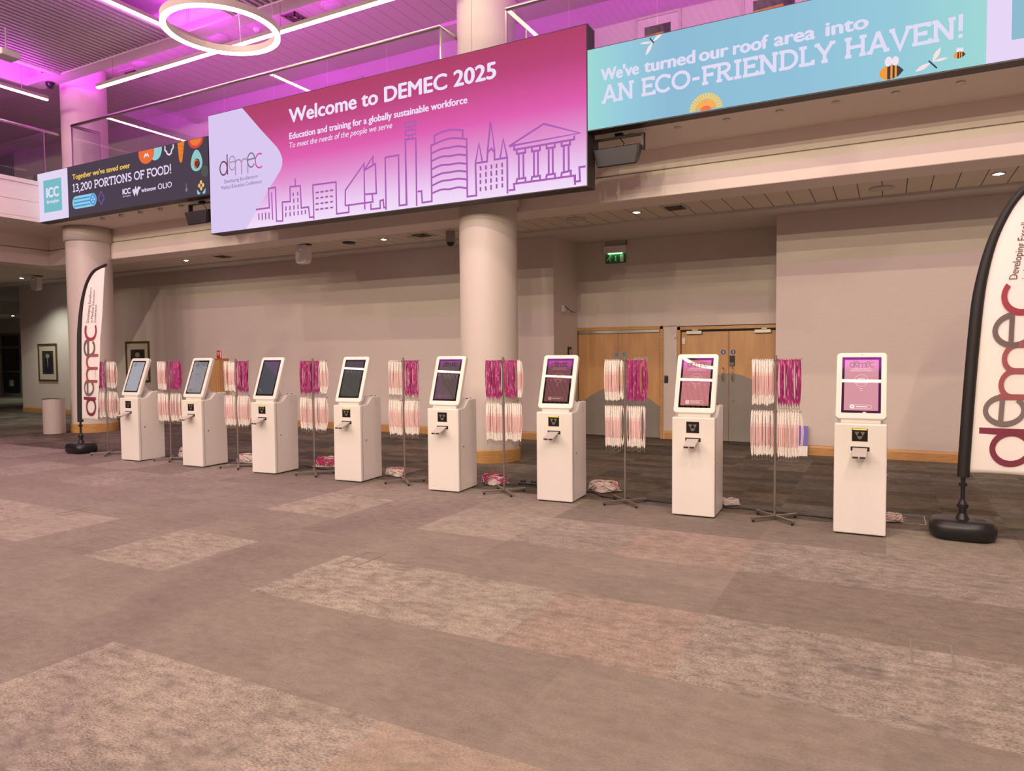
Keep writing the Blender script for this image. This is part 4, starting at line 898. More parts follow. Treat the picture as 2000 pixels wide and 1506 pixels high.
# little spotlights in the overhang soffit
spots = [(-2.425+.6135*k, 9.125) for k in range(-1, 9)]
ORD = ['nearest', 'second', 'third', 'fourth', 'fifth', 'sixth', 'seventh', 'eighth', 'ninth', 'tenth']
for k, (x, y) in enumerate(spots):
    t = empty('recessed_spotlight', '%s small unlit spotlight in the overhang right of the big screen' % (ORD[k] if k else 'partly hidden'), 'spotlight', (x, y, ZS), group='unlit spotlights under the sky blue screen')
    MB().lathe([(.045, 0), (.045, -.012), (.034, -.012)], 20).build('rim', M_sil, t); MB().lathe([(.033, -.010), (.001, -.0105)], 16).build('lens', M_dark, t)
for k in range(5):
    x = -14.33+.61*k
    t = empty('recessed_spotlight', '%s small spotlight from the far column under the dark vegetable screen' % ORD[k], 'spotlight', (x, 9.03, ZS), group='unlit spotlights under the dark strip screen')
    MB().lathe([(.045, 0), (.045, -.04), (.034, -.045)], 20).build('rim', M_sil, t); MB().lathe([(.033, -.04), (.001, -.0405)], 16).build('lens', M_dark, t)
for k in range(3):
    y = 8.86-.61*k
    t = empty('recessed_spotlight', '%s small spotlight from the corner under the side wing balcony' % ORD[k], 'spotlight', (-16.35, y, ZS), group='spotlights under the side wing')
    MB().lathe([(.045, 0), (.045, -.02), (.034, -.025)], 20).build('rim', M_whitepl, t); MB().lathe([(.033, -.02), (.001, -.0205)], 16).build('lens', M_dark, t)

# black loudspeakers below the strip screens
def loudspeaker(label, x, y, sgn):
    t = empty('loudspeaker', label, 'loudspeaker', (x, y, ZS))
    # wedge cabinet: front face tilted down toward the hall
    def sec(w0, w1): return w0, w1
    z1, z0 = -.19, -.445
    vs = [(-.33, -.13, z1-.01), (.33, -.13, z1-.01), (.27, -.10, z0), (-.27, -.10, z0), (-.27, .17, z1+.03), (.27, .17, z1+.03), (.22, .15, z0+.10), (-.22, .15, z0+.10)]
    MB().add(vs, [(0, 1, 2, 3), (5, 4, 7, 6), (0, 4, 5, 1), (3, 2, 6, 7), (1, 5, 6, 2), (0, 3, 7, 4)]).build('cabinet', M_black, t, bevel=.012)
    MB().add([(-.30, -.139, z1-.025), (.30, -.139, z1-.025), (.25, -.113, z0+.015), (-.25, -.113, z0+.015)], [(0, 1, 2, 3)]).build('grille', M_dark, t, recalc=False)
    MB().box(-.34, .34, -.02, .04, -.06, -.04).box(-.34, -.31, -.03, .05, -.25, -.04).box(.31, .34, -.03, .05, -.25, -.04).box(-.05, .05, -.03, .05, -.04, 0).build('yoke_bracket', M_black, t)
    MB().tube([(0, .01, -.05), (.05, .05, -.12), (.02, .09, -.17)], .006, 8).build('cable', M_black, t)
loudspeaker('black wedge loudspeaker hanging under the sky blue screen right of the big screen', -3.17, 9.0, 1)
loudspeaker('black wedge loudspeaker hanging under the dark vegetable screen left of the big screen', -11.28, 9.0, -1)

# ------------------------------------------------------------------ waste bin
t = empty('waste_bin', 'pale half-round metal waste bin standing against the far left column', 'bin', (-16.08, 8.88, 0), R(28))
pts = [(.20*math.cos(PI+PI*i/24), -.02+.16*math.sin(PI+PI*i/24)) for i in range(25)]+[(.20, .10), (-.20, .10)]
MB().prism(pts, 'z', .01, .76).build('body', mat('bin_enamel', (.50, .44, .40), .4), t)
MB().prism([(p[0]*1.03, p[1]*1.03) for p in pts], 'z', .76, .775).build('lid_rim', M_sil, t)
MB().prism([(p[0]*.6, p[1]*.6) for p in pts], 'z', .774, .779).build('opening', M_dark, t)

# ------------------------------------------------------------------ feather flags
M_flagpole = mat('flag_sleeve_black', (.012, .010, .010), .6)
def flag_cloth_mat():
    m = mat('flag_cloth', (.88, .83, .82), .8); b = m.node_tree.nodes['Principled BSDF']; b.inputs['Subsurface Weight'].default_value = .0; return m
M_flag = flag_cloth_mat()
pole_pts = [(0, .54), (.01, .80), (.03, 1.25), (.058, 1.75), (.09, 2.15), (.155, 2.50), (.24, 2.75), (.36, 2.96), (.55, 3.12), (.87, 3.20)]
def pole_x(z):
    for (x0, z0), (x1, z1) in zip(pole_pts, pole_pts[1:]):
        if z0 <= z <= z1: u = (z-z0)/(z1-z0); return x0+(x1-x0)*u
    return 0 if z < .54 else .87
def smooth(pts, n=6):
    out = []
    P = [Vector(p) for p in pts]
    for i in range(len(P)-1):
        p0 = P[max(i-1, 0)]; p1 = P[i]; p2 = P[i+1]; p3 = P[min(i+2, len(P)-1)]
        for k in range(n):
            t_ = k/n; out.append(.5*((2*p1)+(p2-p0)*t_+(2*p0-5*p1+4*p2-p3)*t_*t_+(3*p1-p0-3*p2+p3)*t_**3))
    out.append(P[-1]); return out
flogo = [mat('flag_maroon', (.20, .03, .06), .8), mat('flag_grey', (.19, .15, .15), .8), mat('flag_rose', (.34, .09, .11), .8), mat('flag_dark_grey', (.16, .12, .12), .8), mat('flag_red', (.33, .045, .07), .8)]
M_ftext = mat('flag_print_grey', (.12, .07, .07), .8)
def ripple(x, z): return .010*math.sin(x*9+z*1.2)+.006*math.sin(x*22-z*.8)*(x > .05)
def feather_flag(label, loc, rz=0, right_edge=None):
    t = empty('feather_flag', label, 'flag', loc, rz)
    # base: water filled black block
    mb = MB(); n = 40
    prof = [(.0, .0), (.86, .0), (1.0, .25), (1.0, .7), (.9, .95), (.6, 1.0), (.0, 1.0)]
    vs = []; 
    for r_, z_ in prof:
        for i in range(n):
            a = 2*PI*i/n; ca, sa = math.cos(a), math.sin(a); e = .62
            vs.append((.255*r_*math.copysign(abs(ca)**e, ca), .20*r_*math.copysign(abs(sa)**e, sa), .17*z_))
    fs = []
    for k in range(len(prof)-1):
        for i in range(n): fs.append((k*n+i, k*n+(i+1) % n, (k+1)*n+(i+1) % n, (k+1)*n+i))
    mb.add(vs, fs, 0, True); mb.build('weight_base', M_black, t)
    MB().box(.09, .17, -.03, .03, .168, .174).build('filler_cap', M_dark, t, bevel=.002, seg=1)
    MB().cyl((0, 0, .17), (0, 0, .22), .055, .035, 20).cyl((0, 0, .22), (0, 0, .27), .03, n=16).cyl((0, 0, .27), (0, 0, .30), .045, .045, 16).cyl((0, 0, .30), (0, 0, .34), .04, .02, 16).build('spigot', M_black, t)
    MB().cyl((0, 0, .33), (0, 0, .56), .017, n=14).cyl((0, 0, .46), (0, 0, .49), .032, n=14).build('pole', M_black, t)
    sp = smooth([(x, 0, z) for x, z in pole_pts], 5)
    MB().tube(sp, [.024+.024*min(1, max(0, (3.25-p.z)/1.2)) for p in sp], 12).build('sleeve', M_flagpole, t)
    # cloth: between pole and a free edge
    def xr(z): return .52+.12*min(1, max(0, (z-.57)/1.5))+.22*min(1, max(0, (z-2.0)/1.15))
    nz, nx = 60, 20; vs = []; fs = []
    for k in range(nz+1):
        z = .58+(3.155-.58)*k/nz
        a = pole_x(z)+.012; b_ = max(xr(z), a+.004)
        for i in range(nx+1):
            u = i/nx; x = a+(b_-a)*u; vs.append((x, ripple(x, z)*(u**.5), z+.01*math.sin(u*3)*(k == 0)))
    for k in range(nz):
        for i in range(nx): fs.append((k*(nx+1)+i, k*(nx+1)+i+1, (k+1)*(nx+1)+i+1, (k+1)*(nx+1)+i))
    o = MB().add(vs, fs, 0, True).build('cloth', M_flag, t, recalc=False)
    sm = o.modifiers.new('thickness', 'SOLIDIFY'); sm.thickness = .002; sm.offset = 0
    # logo turned to read upward. logo units: 1.05 long, x height .24
    S_ = 1.30/1.05*1.0; SH = .50/.345
    def fn(v):
        s, y, tt = v; z = .645+s*1.48; x = .065+(.345-tt)*1.15+.062*(z-.645)
        return (x, ripple(x, z)-.008+y, z)
    for k, (nm, st) in enumerate(LOGO):
        mb = MB()
        for s_ in st:
            q = MB(); pts_ = []
            for i in range(len(s_)-1):
                m = 6 if len(s_) < 4 else 1
                for j in range(m): pts_.append((s_[i][0]+(s_[i+1][0]-s_[i][0])*j/m, s_[i][1]+(s_[i+1][1]-s_[i][1])*j/m))
            pts_.append(s_[-1]); q.stroke(pts_, .036 if k in (0, 4) else .032, -.0006*k); mb.add([fn(v) for v in q.v], q.f)
        mb.build('logo_letter', flogo[k], t, recalc=False)
    q = MB()
    text_mb(q, 'Developing Excellence', .355, 2.25, .60, .058, turn=True); text_mb(q, 'in Medical Education', .445, 2.25, .55, .058, turn=True); text_mb(q, 'Conference', .535, 2.25, .30, .058, turn=True)
    MB().add([(v[0]+.17*(v[2]-2.25), ripple(v[0]+.17*(v[2]-2.25), v[2])-.008, v[2]) for v in q.v], q.f).build('caption_lettering', M_ftext, t, recalc=False)
    return t
feather_flag('tall feather flag with black base standing in front of the far left column', (-12.43, 7.31, 0), 0)
feather_flag('tall feather flag with black base at the right edge, cut off by the frame', (.59, 7.32, 0), 0)

# ------------------------------------------------------------------ check-in machines
M_seam = mat('dark_seam', (.10, .085, .08), .6)
M_bezel = mat('bezel_glass', (.006, .005, .006), .02); M_bezel.node_tree.nodes['Principled BSDF'].inputs['IOR'].default_value = 1.9
M_scan = mat('scanner_glass', (.012, .010, .010), .12)
M_mirror = mat('scanner_prism', (.16, .15, .14), .25)
M_yel = emit('scanner_lamp', (255, 210, 80), 1.6)
KW, KD = .425, .48
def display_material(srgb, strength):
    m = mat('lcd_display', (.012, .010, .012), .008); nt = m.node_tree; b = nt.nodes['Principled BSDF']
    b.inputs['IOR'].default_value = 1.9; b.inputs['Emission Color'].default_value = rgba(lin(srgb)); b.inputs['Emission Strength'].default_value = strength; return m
def kiosk(label, x, y, rz, disp, ink, bright, scan_lit, faint=1.0, grille='round'):
    t = empty('check_in_machine', label, 'check-in machine', (x, y, 0), rz)
    prof = [(0, .012), (KD, .012), (KD, 1.108), (.30, 1.108), (.26, 1.098), (.235, 1.075), (.19, 1.030), (.165, 1.016), (.12, 1.008), (0, 1.005)]
    MB().prism(prof, 'x', 0, KW).build('cabinet', M_shell, t, bevel=.012, seg=3)
    MB().box(.02, KW-.02, .02, KD-.02, 0, .014).build('plinth', M_dark, t)
    MB().box(KW-.0005, KW+.0015, .045, .049, .03, 1.0).build('door_seam', M_seam, t)
    MB().cyl((KW-.002, .115, .545), (KW+.010, .115, .545), .011, n=14).build('side_lock', M_chrome, t)
    mb = MB()
    for i in range(5):
        for j in range(5):
            if (i-2)**2+(j-2)**2 < 6: mb.cyl((KW-.001, .335+.014*i, .985+.014*j), (KW+.0008, .335+.014*i, .985+.014*j), .0035, n=6)
    mb.build('side_speaker_grille', M_grey, t)
    # scanner window
    MB().box(.145, .272, -.0015, .004, .848, .962).build('scanner_frame', M_black, t)
    sc = MB().box(.150, .267, -.0028, -.0014, .853, .957).build('scanner_window', M_scan, t)
    MB().add([(.165, -.0034, .935), (.205, -.0034, .935), (.185, -.0034, .895), (.212, -.0034, .935), (.25, -.0034, .935), (.232, -.0034, .895), (.185, -.0034, .895), (.232, -.0034, .895), (.22, -.0034, .868), (.197, -.0034, .868)], [(0, 1, 2), (3, 4, 5), (6, 7, 8, 9)]).build('scanner_prism', M_mirror, sc, recalc=False)
    if scan_lit: MB().box(.152, .265, -.0042, -.0030, .950, .959).build('scanner_lamp', M_yel, sc)
    # badge slot and tray
    MB().box(.135, .288, -.0015, .002, .762, .800).build('badge_slot', M_dark, t)
    tr = MB(); tr.add([(.152, -.005, .790), (.270, -.005, .790), (.262, -.165, .735), (.150, -.165, .735), (.152, -.005, .782), (.270, -.005, .782), (.262, -.165, .712), (.150, -.165, .712)], [(0, 1, 2, 3), (7, 6, 5, 4), (0, 3, 7, 4), (1, 5, 6, 2), (3, 2, 6, 7)])
    tr = tr.build('badge_tray', mat('tray_grey', (.50, .45, .42), .45) if not MT else MT[0], t)
    MB().box(.156, .199, -.168, -.163, .716, .730).box(.212, .256, -.168, -.163, .716, .730).build('tray_opening', M_dark, tr)
    # tilted monitor
    hd = bpy.data.objects.new('monitor', None)
    HW, HH, TH = .415, .63, .055
    mb = MB(); mb.prism(rrect(KW/2-HW/2, KW/2+HW/2, 0, HH, .035, 6), 'y', -TH*.4, TH*.6)
    hd = mb.build('monitor', M_shell, t, loc=(0, .045, 1.040), rot=(R(-20), 0, 0), bevel=.010, seg=3)
    yy = -TH*.4
    MB().box(KW/2-.16, KW/2+.16, yy-.0012, yy+.002, .055, .585).build('bezel', M_bezel, hd)
    MB().box(KW/2-.139, KW/2+.139, yy-.0022, yy-.0010, .078, .560).build('display', display_material(disp, bright), hd)
    MB().cyl((KW/2, yy-.001, .608), (KW/2, yy+.002, .608), .004, n=10).build('webcam', M_dark, hd)
    if faint:
        mk = emit('display_ink', ink, faint*1.25); yk = yy-.0030
        mo = emit('display_ink_dark', tuple(int(c*.62) for c in ink), faint); mf = emit('display_fill', tuple(int(c*.9) for c in disp), faint)
        fn = lambda v: (KW/2-.100+v[0]*.19, yk+v[1], .487+v[2]*.19)
        logo_obj(hd, fn, [[mo, mk]]+[[mf, mk]]*4, 0, wd=.034, outline=2.1, name='display_logo')
        mb = MB(); text_mb(mb, 'Developing Excellence in', KW/2, .468, .150, .0095, yk, bold=.02, center=True); text_mb(mb, 'Medical Education Conference', KW/2, .450, .185, .0095, yk, bold=.02, center=True)
        text_mb(mb, 'QR CODE', KW/2, .352, .088, .018, yk, bold=.03, center=True); mb.stroke([(KW/2-.045, .338), (KW/2+.045, .338)], .004, yk); mb.stroke([(KW/2-.03, .380), (KW/2+.03, .380)], .005, yk)
        mb.stroke(circ(KW/2, .36, .056, .056, 40), .0022, yk, closed=True)
        mb.stroke([(KW/2-.010, .282), (KW/2+.010, .282)], .004, yk); mb.stroke([(KW/2-.008, .264), (KW/2+.008, .264)], .004, yk)
        mb.stroke(rrect(KW/2-.09, KW/2+.085, .097, .130, .016), .0025, yk, closed=True); mb.poly(circ(KW/2-.072, .1135, .020, .020, 24), yk); mb.stroke([(KW/2-.04, .1135), (KW/2+.055, .1135)], .008, yk)
        mb.build('display_lettering', mk, hd, recalc=False)
        MB().stroke([(KW/2-.078, .108), (KW/2-.072, .120), (KW/2-.066, .108)], .004, yk-.0006).build('display_icon', mo, hd, recalc=False)
    # stand neck behind the monitor
    mb = MB(); mb.prism([(.10, 1.03), (.34, 1.108), (.20, 1.30), (.17, 1.28)], 'x', KW/2-.05, KW/2+.05); mb.build('neck', M_shell, t, bevel=.005, seg=1)
    MB().box(.05, KW-.05, .045, .11, 1.005, 1.06).build('hinge_block', M_shell, t, bevel=.008)
    MB().cyl((KW-.06, .34, 1.108), (KW-.06, .34, 1.116), .014, n=10).cyl((KW-.05, .42, 1.108), (KW-.05, .42, 1.116), .010, n=10).build('top_knob', M_dark, t)
    return t
MT = [mat('tray_grey', (.50, .45, .42), .45)]
KS = [
 ('white check-in machine at the left end of the row, screen pale silver grey', -10.893, 7.036, 2.4, (160, 160, 168), (146, 146, 154), 1.0, False, 1.0),
 ('white check-in machine second from the left end, grey screen with a bright streak', -9.429, 7.056, 2.8, (118, 124, 127), (107, 113, 116), 1.0, True, 1.0),
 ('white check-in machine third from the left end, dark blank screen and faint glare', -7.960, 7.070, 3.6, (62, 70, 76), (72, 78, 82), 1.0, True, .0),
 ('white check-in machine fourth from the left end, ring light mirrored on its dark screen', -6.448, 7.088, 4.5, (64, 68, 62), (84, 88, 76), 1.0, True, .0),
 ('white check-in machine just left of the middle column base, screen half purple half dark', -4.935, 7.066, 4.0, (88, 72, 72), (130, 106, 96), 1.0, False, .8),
 ('white check-in machine just right of the middle column, dim brownish pink screen', -3.483, 7.107, 3.4, (112, 66, 66), (186, 140, 122), 1.0, True, .9),
 ('white check-in machine second from the right end, in front of the right double doors', -1.934, 7.068, 2.0, (192, 118, 118), (232, 190, 180), 1.0, False, 1.0),
 ('white check-in machine at the right end of the row, brightest pink screen', -.429, 7.000, .8, (206, 146, 148), (244, 216, 212), 1.0, True, 1.0)]
for lb, x, y, rz, dc, ink, br, lit, fa in KS: kiosk(lb, x, y, R(rz), dc, ink, br, lit, fa)

# ------------------------------------------------------------------ lanyard racks and lanyards
M_rack = mat('rack_steel', (.46, .43, .40), .3, 1.0)
RX = [(-11.733, 7.355), (-10.138, 7.385), (-8.544, 7.335), (-7.041, 7.347), (-5.514, 7.375), (-4.027, 7.337), (-2.538, 7.381), (-.974, 7.300)]
RROT = [38, 36, 32, 26, 22, 30, 14, 4]
WHERE = ['left of leftmost machine', 'between first and second machines', 'between second and third machines', 'between third and fourth machines',
         'between fourth and fifth machines', 'before middle column', 'before left double doors', 'between two rightmost machines']
ORD = ['nearest', 'second', 'third', 'fourth', 'fifth', 'sixth', 'seventh', 'eighth', 'ninth', 'tenth']
ZA, ZB = 1.575, 1.07
AL = .235
def rack(i, label):
    x, y = RX[i]; t = empty('lanyard_rack', label, 'display rack', (x, y, 0), R(RAZ[i]))
    MB().cyl((0, 0, .045), (0, 0, 1.62), .0125, n=14).build('pole', M_rack, t)
    a = R(47-RAZ[i])
    for k in range(2):
        ca, sa = math.cos(a+k*PI/2), math.sin(a+k*PI/2); M_ = Matrix.Rotation(a+k*PI/2, 4, 'Z')
        MB().box(-.27, .27, -.014, .014, .022+.001*k, .048+.001*k, 0, M_).build('foot_bar', M_rack, t, bevel=.002, seg=1)
        for s_ in (-1, 1): MB().cyl((.25*s_*ca, .25*s_*sa, 0), (.25*s_*ca, .25*s_*sa, .022), .012, n=10).build('foot_pad', M_black, t)
    for z, nm in ((ZA, 'upper_arm'), (ZB, 'lower_arm')):
        MB().cyl((0, 0, z-.012), (0, 0, z+.012), .02, n=14).build('arm_hub', M_rack, t)
        for s_ in (-1, 1):
            pts = [(s_*.015, 0, z), (s_*AL, 0, z+.004), (s_*AL, 0, z+.022)]
            MB().tube(pts, .004, 6).tube([(s_*.015, .02, z), (s_*AL*.97, .03, z+.003)], .003, 6).build(nm, M_rack, t)
        MB().tube([(0, -.02, z), (0, -.10, z), (0, -.105, z+.012)], .0035, 6).tube([(0, .02, z), (0, .10, z)], .0035, 6).build('cross_arm', M_rack, t)
    return t
RAZ = [8, 10, 6, 4, 2, 6, 3, 0]
def ribbon_material(name, magenta):
    m = mat(name, (.7, .6, .6), .6); nt = m.node_tree; b = nt.nodes['Principled BSDF']
    at = nt.nodes.new('ShaderNodeAttribute'); at.attribute_name = 'weave'
    tc = nt.nodes.new('ShaderNodeTexCoord'); mp = nt.nodes.new('ShaderNodeMapping'); mp.inputs['Scale'].default_value = (1, 1, .45)
    oi = nt.nodes.new('ShaderNodeObjectInfo'); vm = nt.nodes.new('ShaderNodeVectorMath'); vm.operation = 'MULTIPLY_ADD'
    nt.links.new(oi.outputs['Random'], vm.inputs[0]); vm.inputs[1].default_value = (9, 9, 9); nt.links.new(tc.outputs['Object'], vm.inputs[2]); nt.links.new(vm.outputs[0], mp.inputs[0])
    n = nt.nodes.new('ShaderNodeTexNoise'); n.inputs['Scale'].default_value = 34 if magenta else 150; n.inputs['Detail'].default_value = 2
    nt.links.new(mp.outputs[0], n.inputs['Vector'])
    gt = nt.nodes.new('ShaderNodeMapRange'); gt.inputs[1].default_value = .52; gt.inputs[2].default_value = .68; nt.links.new(n.outputs[0], gt.inputs[0])
    mx = nt.nodes.new('ShaderNodeMix'); mx.data_type = 'RGBA'
    if magenta:
        nt.links.new(gt.outputs[0], mx.inputs['Factor']); nt.links.new(at.outputs['Color'], mx.inputs['A']); mx.inputs['B'].default_value = (.62, .13, .35, 1)
    else:
        ml = nt.nodes.new('ShaderNodeMath'); ml.operation = 'MULTIPLY'; nt.links.new(gt.outputs[0], ml.inputs[0]); nt.links.new(at.outputs['Alpha'], ml.inputs[1])
        nt.links.new(ml.outputs[0], mx.inputs['Factor']); nt.links.new(at.outputs['Color'], mx.inputs['A']); mx.inputs['B'].default_value = (.22, .17, .20, 1)
    nt.links.new(mx.outputs['Result'], b.inputs['Base Color']); return m
M_rw = ribbon_material('white_pink_ribbon', False); M_rm = ribbon_material('magenta_ribbon', True)
def lanyard_meshes(seed, magenta):
    r = random.Random(seed); vs = []; fs = []; cols = []
    L = .445+r.uniform(-.015, .015); n = 14; W_ = .019
    for sd in (0, 1):
        bow = r.uniform(-.018, .018)+(.012 if sd else -.004); tw = r.uniform(-.8, .8); fwd = (-.011 if sd == 0 else .010)
        o = len(vs)
        for k in range(n+1):
            u = k/n; z = -L*u
            cx = bow*math.sin(PI*min(u*1.02, 1))**(1 if u < .6 else .6)+(.006*(1-u) if sd else -.004*(1-u)); cy = fwd*(math.sin(PI*min(1, u*1.02))*1.3+.35*(1-u))
            a = tw*math.sin(PI*u)*.9
            w_ = W_*(.75 if k in (0, n) else 1)
            for q in (-.5, -.17, .17, .5): vs.append((cx+q*w_*math.cos(a), cy+q*w_*math.sin(a), z))
        for k in range(n):
            u = (k+.5)/n
            for q in range(3):
                fs.append((o+k*4+q, o+k*4+q+1, o+(k+1)*4+q+1, o+(k+1)*4+q))
                if magenta: c = (.23, .008, .105, 0) if q == 1 else (.34, .018, .155, 0)
                else:
                    end = u < .26 or u > .78
                    if end: c = (.84, .77, .74, .75 if q == 1 else .15)
                    else: c = ((.55, .15, .17, 0) if q == 1 else (.84, .68, .66, 0))
                    if .26 <= u < .33 and q == 1: c = (.72, .42, .41, 0)
                cols.append(c)
    # loop over the arm
    me = bpy.data.meshes.new('ribbon'); me.from_pydata(vs, [], fs); me.materials.append(M_rm if magenta else M_rw)
    me.polygons.foreach_set('use_smooth', [True]*len(fs))
    at = me.color_attributes.new('weave', 'FLOAT_COLOR', 'CORNER'); d = []
    for c in cols: d += list(c)*4
    at.data.foreach_set('color', d); me.update()
    b = MB(); b.cyl((0, 0, -L+.004), (0, 0, -L-.014), .0065, .005, 8).tube([(0, 0, -L-.012), (.004, 0, -L-.022), (.008, 0, -L-.036), (.002, 0, -L-.046), (-.006, 0, -L-.040), (-.005, 0, -L-.030)], .0022, 5)
    cm = b.mesh('clip', M_steel)
    hk = MB(); hk.tube([(0, -.006, -.003), (0, -.004, .005), (0, .004, .005), (0, .006, -.003)], .004, 5)
    hm = hk.mesh('fold', M_rm if magenta else M_rw)
    ca = hm.color_attributes.new('weave', 'FLOAT_COLOR', 'CORNER'); ca.data.foreach_set('color', list((.5, .02, .17, 0) if magenta else (.8, .7, .68, 0))*len(hm.loops))
    return me, cm, hm
LM = {c: [lanyard_meshes(11*s+5, c) for s in range(9)] for c in (False, True)}
def new_lanyard(me3, loc, rz, label, group):
    t = empty('lanyard', label, 'lanyard', loc, rz, group)
    for nm, me in zip(('ribbon', 'clip', 'fold'), me3):
        o = bpy.data.objects.new(nm, me); C.objects.link(o); o.parent = t
    return t
W, P = 'w', 'p'
UP = [('ppppppp..p', 'wwwwwwwww'), ('wwwwwwww.p', 'p.pppppppp'), ('wwwwwwwww', 'ppppppppp'), ('pppppppppp', 'pppp.wwwww'), ('wwwwwwwww', 'ppppppppp'), ('pppppppppp', 'ppppppp.ww'), ('wwwwwwww.w', 'ppppppppp'), ('wwwwwwwww', 'ppppppppp')]
for i in range(8):
    rack(i, 'chrome lanyard rack on a cross foot, %s' % WHERE[i])
    for tier, z in (('upper', ZA), ('lower', ZB)):
        for side, s_ in (('left', -1), ('right', 1)):
            pat = UP[i][0 if s_ < 0 else 1] if tier == 'upper' else 'wwwwwwwww'
            n = len(pat)
            for k, ch in enumerate(pat):
                if ch == '.': continue
                u = (k+.5)/n; d = (.225-u*.205) if s_ < 0 else (.020+u*.205)
                lx = s_*d; mg = ch == 'p'; a = R(RAZ[i])
                if tier == 'upper' and i in (2,) and False: continue
                ly = rnd.uniform(-.004, .004)
                wx = RX[i][0]+lx*math.cos(a)-ly*math.sin(a); wy = RX[i][1]+lx*math.sin(a)+ly*math.cos(a)
                col = 'magenta' if mg else 'pink-striped'
                new_lanyard(LM[mg][rnd.randrange(9)], (wx, wy, z+.004), a+rnd.uniform(-.35, .35),
                    '%s %s lanyard from pole, %s %s bunch, rack %s' % (ORD[n-1-k if s_ < 0 else k], col, tier, side, WHERE[i]), '%s lanyards, %s %s bunch, rack %s' % (col, tier, side, WHERE[i]))

# ------------------------------------------------------------------ spare lanyard bundles on the carpet behind the machines
def bundle(label, x, y, s_, mix, seed, rz=0):
    r = random.Random(seed); t = empty('lanyard_bundle', label, 'lanyard bundle', (x, y, 0), rz)
    mb = MB(); n, m = 18, 9; vs = []
    for j in range(m+1):
        ph = PI/2*j/m
        for i in range(n):
            a = 2*PI*i/n; k = 1+.22*math.sin(3*a+seed)+.14*math.sin(7*a+2*seed+j)+r.uniform(-.08, .08)
            vs.append((.17*s_*k*math.cos(a)*math.cos(ph), .13*s_*k*math.sin(a)*math.cos(ph), .012+.085*s_*(1+.15*math.sin(5*a))*math.sin(ph)))
    fs = [(j*n+i, j*n+(i+1) % n, (j+1)*n+(i+1) % n, (j+1)*n+i) for j in range(m) for i in range(n)]
    mb.add(vs, fs, 0, True); mb.build('plastic_wrap', M_bag, t)
    for q in range(26):
        a0 = r.uniform(0, 2*PI); pts = []
        for k in range(8):
            a = a0+.28*k+r.uniform(-.1, .1); e = .3+.9*math.sin(PI*k/7)
            pts.append((.19*s_*math.cos(a)*(1-.12*e), .14*s_*math.sin(a)*(1-.12*e), .012+.085*s_*e*.9+r.uniform(0, .012)))
        b = MB().tube(pts, .0075*s_, 5)
        mg = r.random() < mix
        b.build('loose_ribbon', M_bp if mg else (M_bw if r.random() < .65 else M_bpk), t)
M_bag = mat('clear_wrap', (.62, .52, .50), .25); M_bw = mat('ribbon_white', (.74, .66, .63), .6); M_bp = mat('ribbon_magenta', (.42, .02, .12), .6); M_bpk = mat('ribbon_pink', (.62, .30, .30), .6)
for lb, x, y, s_, mix, sd, rz in (('wrapped bundle of pink and white lanyards on the carpet behind the leftmost machine', -10.22, 7.86, 1.35, .1, 1, .2), ('wrapped bundle of white lanyards on the carpet behind the second machine from the left', -8.80, 7.78, 1.1, .05, 2, 0),
    ('wrapped bundle of magenta lanyards on the carpet behind the third machine from the left', -7.33, 7.98, 1.25, .6, 3, .3), ('small wrapped bundle of white lanyards on the carpet behind the fourth machine', -5.95, 7.76, .85, 0, 4, 0),
    ('wrapped bundle of magenta and white lanyards on the carpet near the middle column', -4.42, 7.80, 1.0, .7, 5, -.2), ('wrapped bundle of white lanyards beside the cable right of the middle column', -3.0, 7.95, 1.0, 0, 6, 0),
    ('small white wrapped bundle on the carpet behind the machine by the right double doors', -1.50, 7.80, .55, 0, 7, 0), ('small white wrapped bundle on the carpet behind the rightmost machine', .03, 7.72, .6, 0, 8, 0)):
    bundle(lb, x, y, s_, mix, sd, rz)
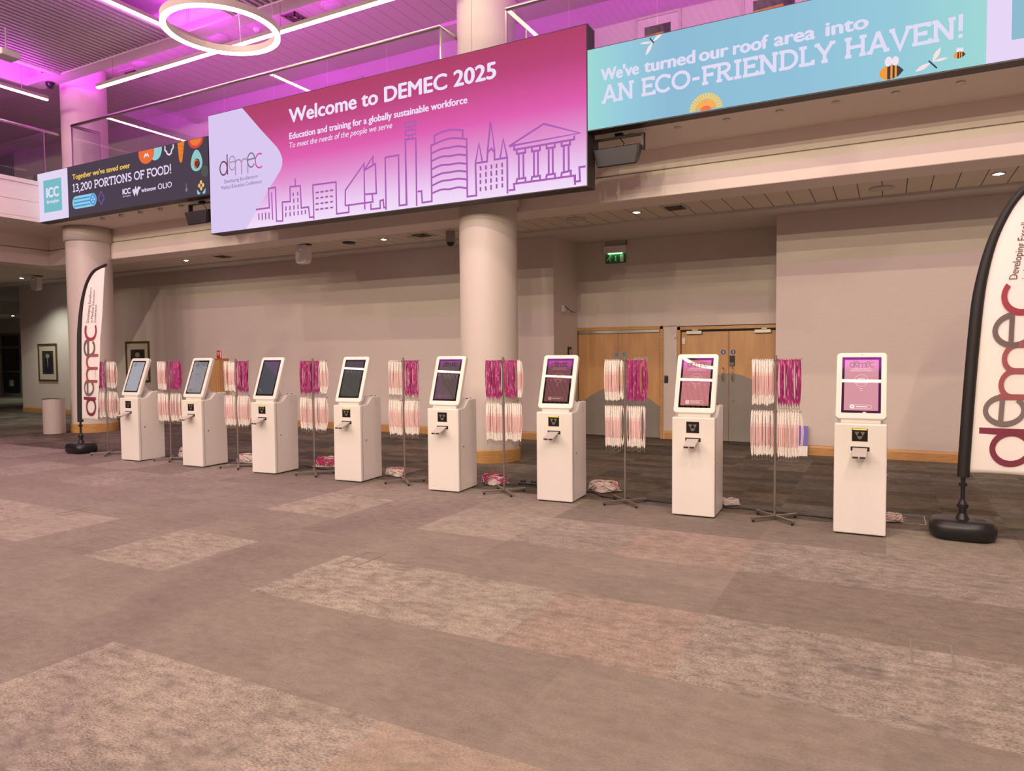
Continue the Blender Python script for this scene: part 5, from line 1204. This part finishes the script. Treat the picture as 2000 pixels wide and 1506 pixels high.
# power cable and strip
cp = smooth([(-4.50, 7.66, .008), (-4.2, 7.75, .008), (-3.95, 7.82, .008), (-3.14, 7.80, .008), (-2.86, 7.60, .008), (-2.51, 7.64, .008), (-2.085, 7.61, .008), (-1.52, 7.63, .008), (-1.305, 7.66, .008), (-.76, 7.62, .008), (-.3, 7.58, .008)], 8)
o = MB().tube(cp, .009, 8).build('power_cable', M_black); tag(o, 'black power cable lying along the carpet behind the four machines on the right', 'cable')
cp = smooth([(-7.75, 7.88, .008), (-7.6, 7.80, .008), (-7.35, 7.72, .008), (-7.0, 7.70, .008), (-6.55, 7.66, .008)], 8)
o = MB().tube(cp, .011, 8).build('power_cable', M_black); tag(o, 'black power cable on the carpet behind the third machine from the left', 'cable')
t = empty('socket_strip', 'black power socket strip lying on the carpet under the rack by the middle column', 'power strip', (-3.95, 7.86, 0), .1)
MB().box(-.15, .15, -.03, .03, 0, .045).build('body', M_black, t, bevel=.006); MB().box(-.12, -.06, -.02, .02, .045, .07).box(.02, .08, -.02, .02, .045, .07).build('plug', M_dark, t)

# floor boxes let into the carpet
M_fb = mat('floor_box_edge', (.44, .40, .35), .35, .7)
def floor_box(label, x0, x1, y0, y1, side):
    t = empty('floor_box', label, 'floor outlet', (x0, y0, 0)); w_ = x1-x0; h_ = y1-y0; e = .010
    MB().box(0, w_, 0, e, 0, .003).box(0, w_, h_-e, h_, 0, .003).box(0, e, e, h_-e, 0, .003).box(w_-e, w_, e, h_-e, 0, .003).build('metal_edge', M_fb, t)
    MB().box(.02, .045, h_*.3, h_*.36, 0, .0035).box(.02, .045, h_*.62, h_*.68, 0, .0035).build('cable_flap', M_fb, t)
floor_box('rectangular metal-edged floor outlet in the carpet in the middle foreground', -3.85, -3.665, 4.21, 4.63, 0)
floor_box('rectangular metal-edged floor outlet in the carpet at the lower right', .125, .33, 4.22, 4.59, 0)
floor_box('rectangular metal-edged floor outlet beside the right feather flag base', .125, .335, 7.70, 8.11, 0)
floor_box('faint metal-edged floor outlet in the carpet at the far left', -7.77, -7.62, 4.26, 4.66, 0)
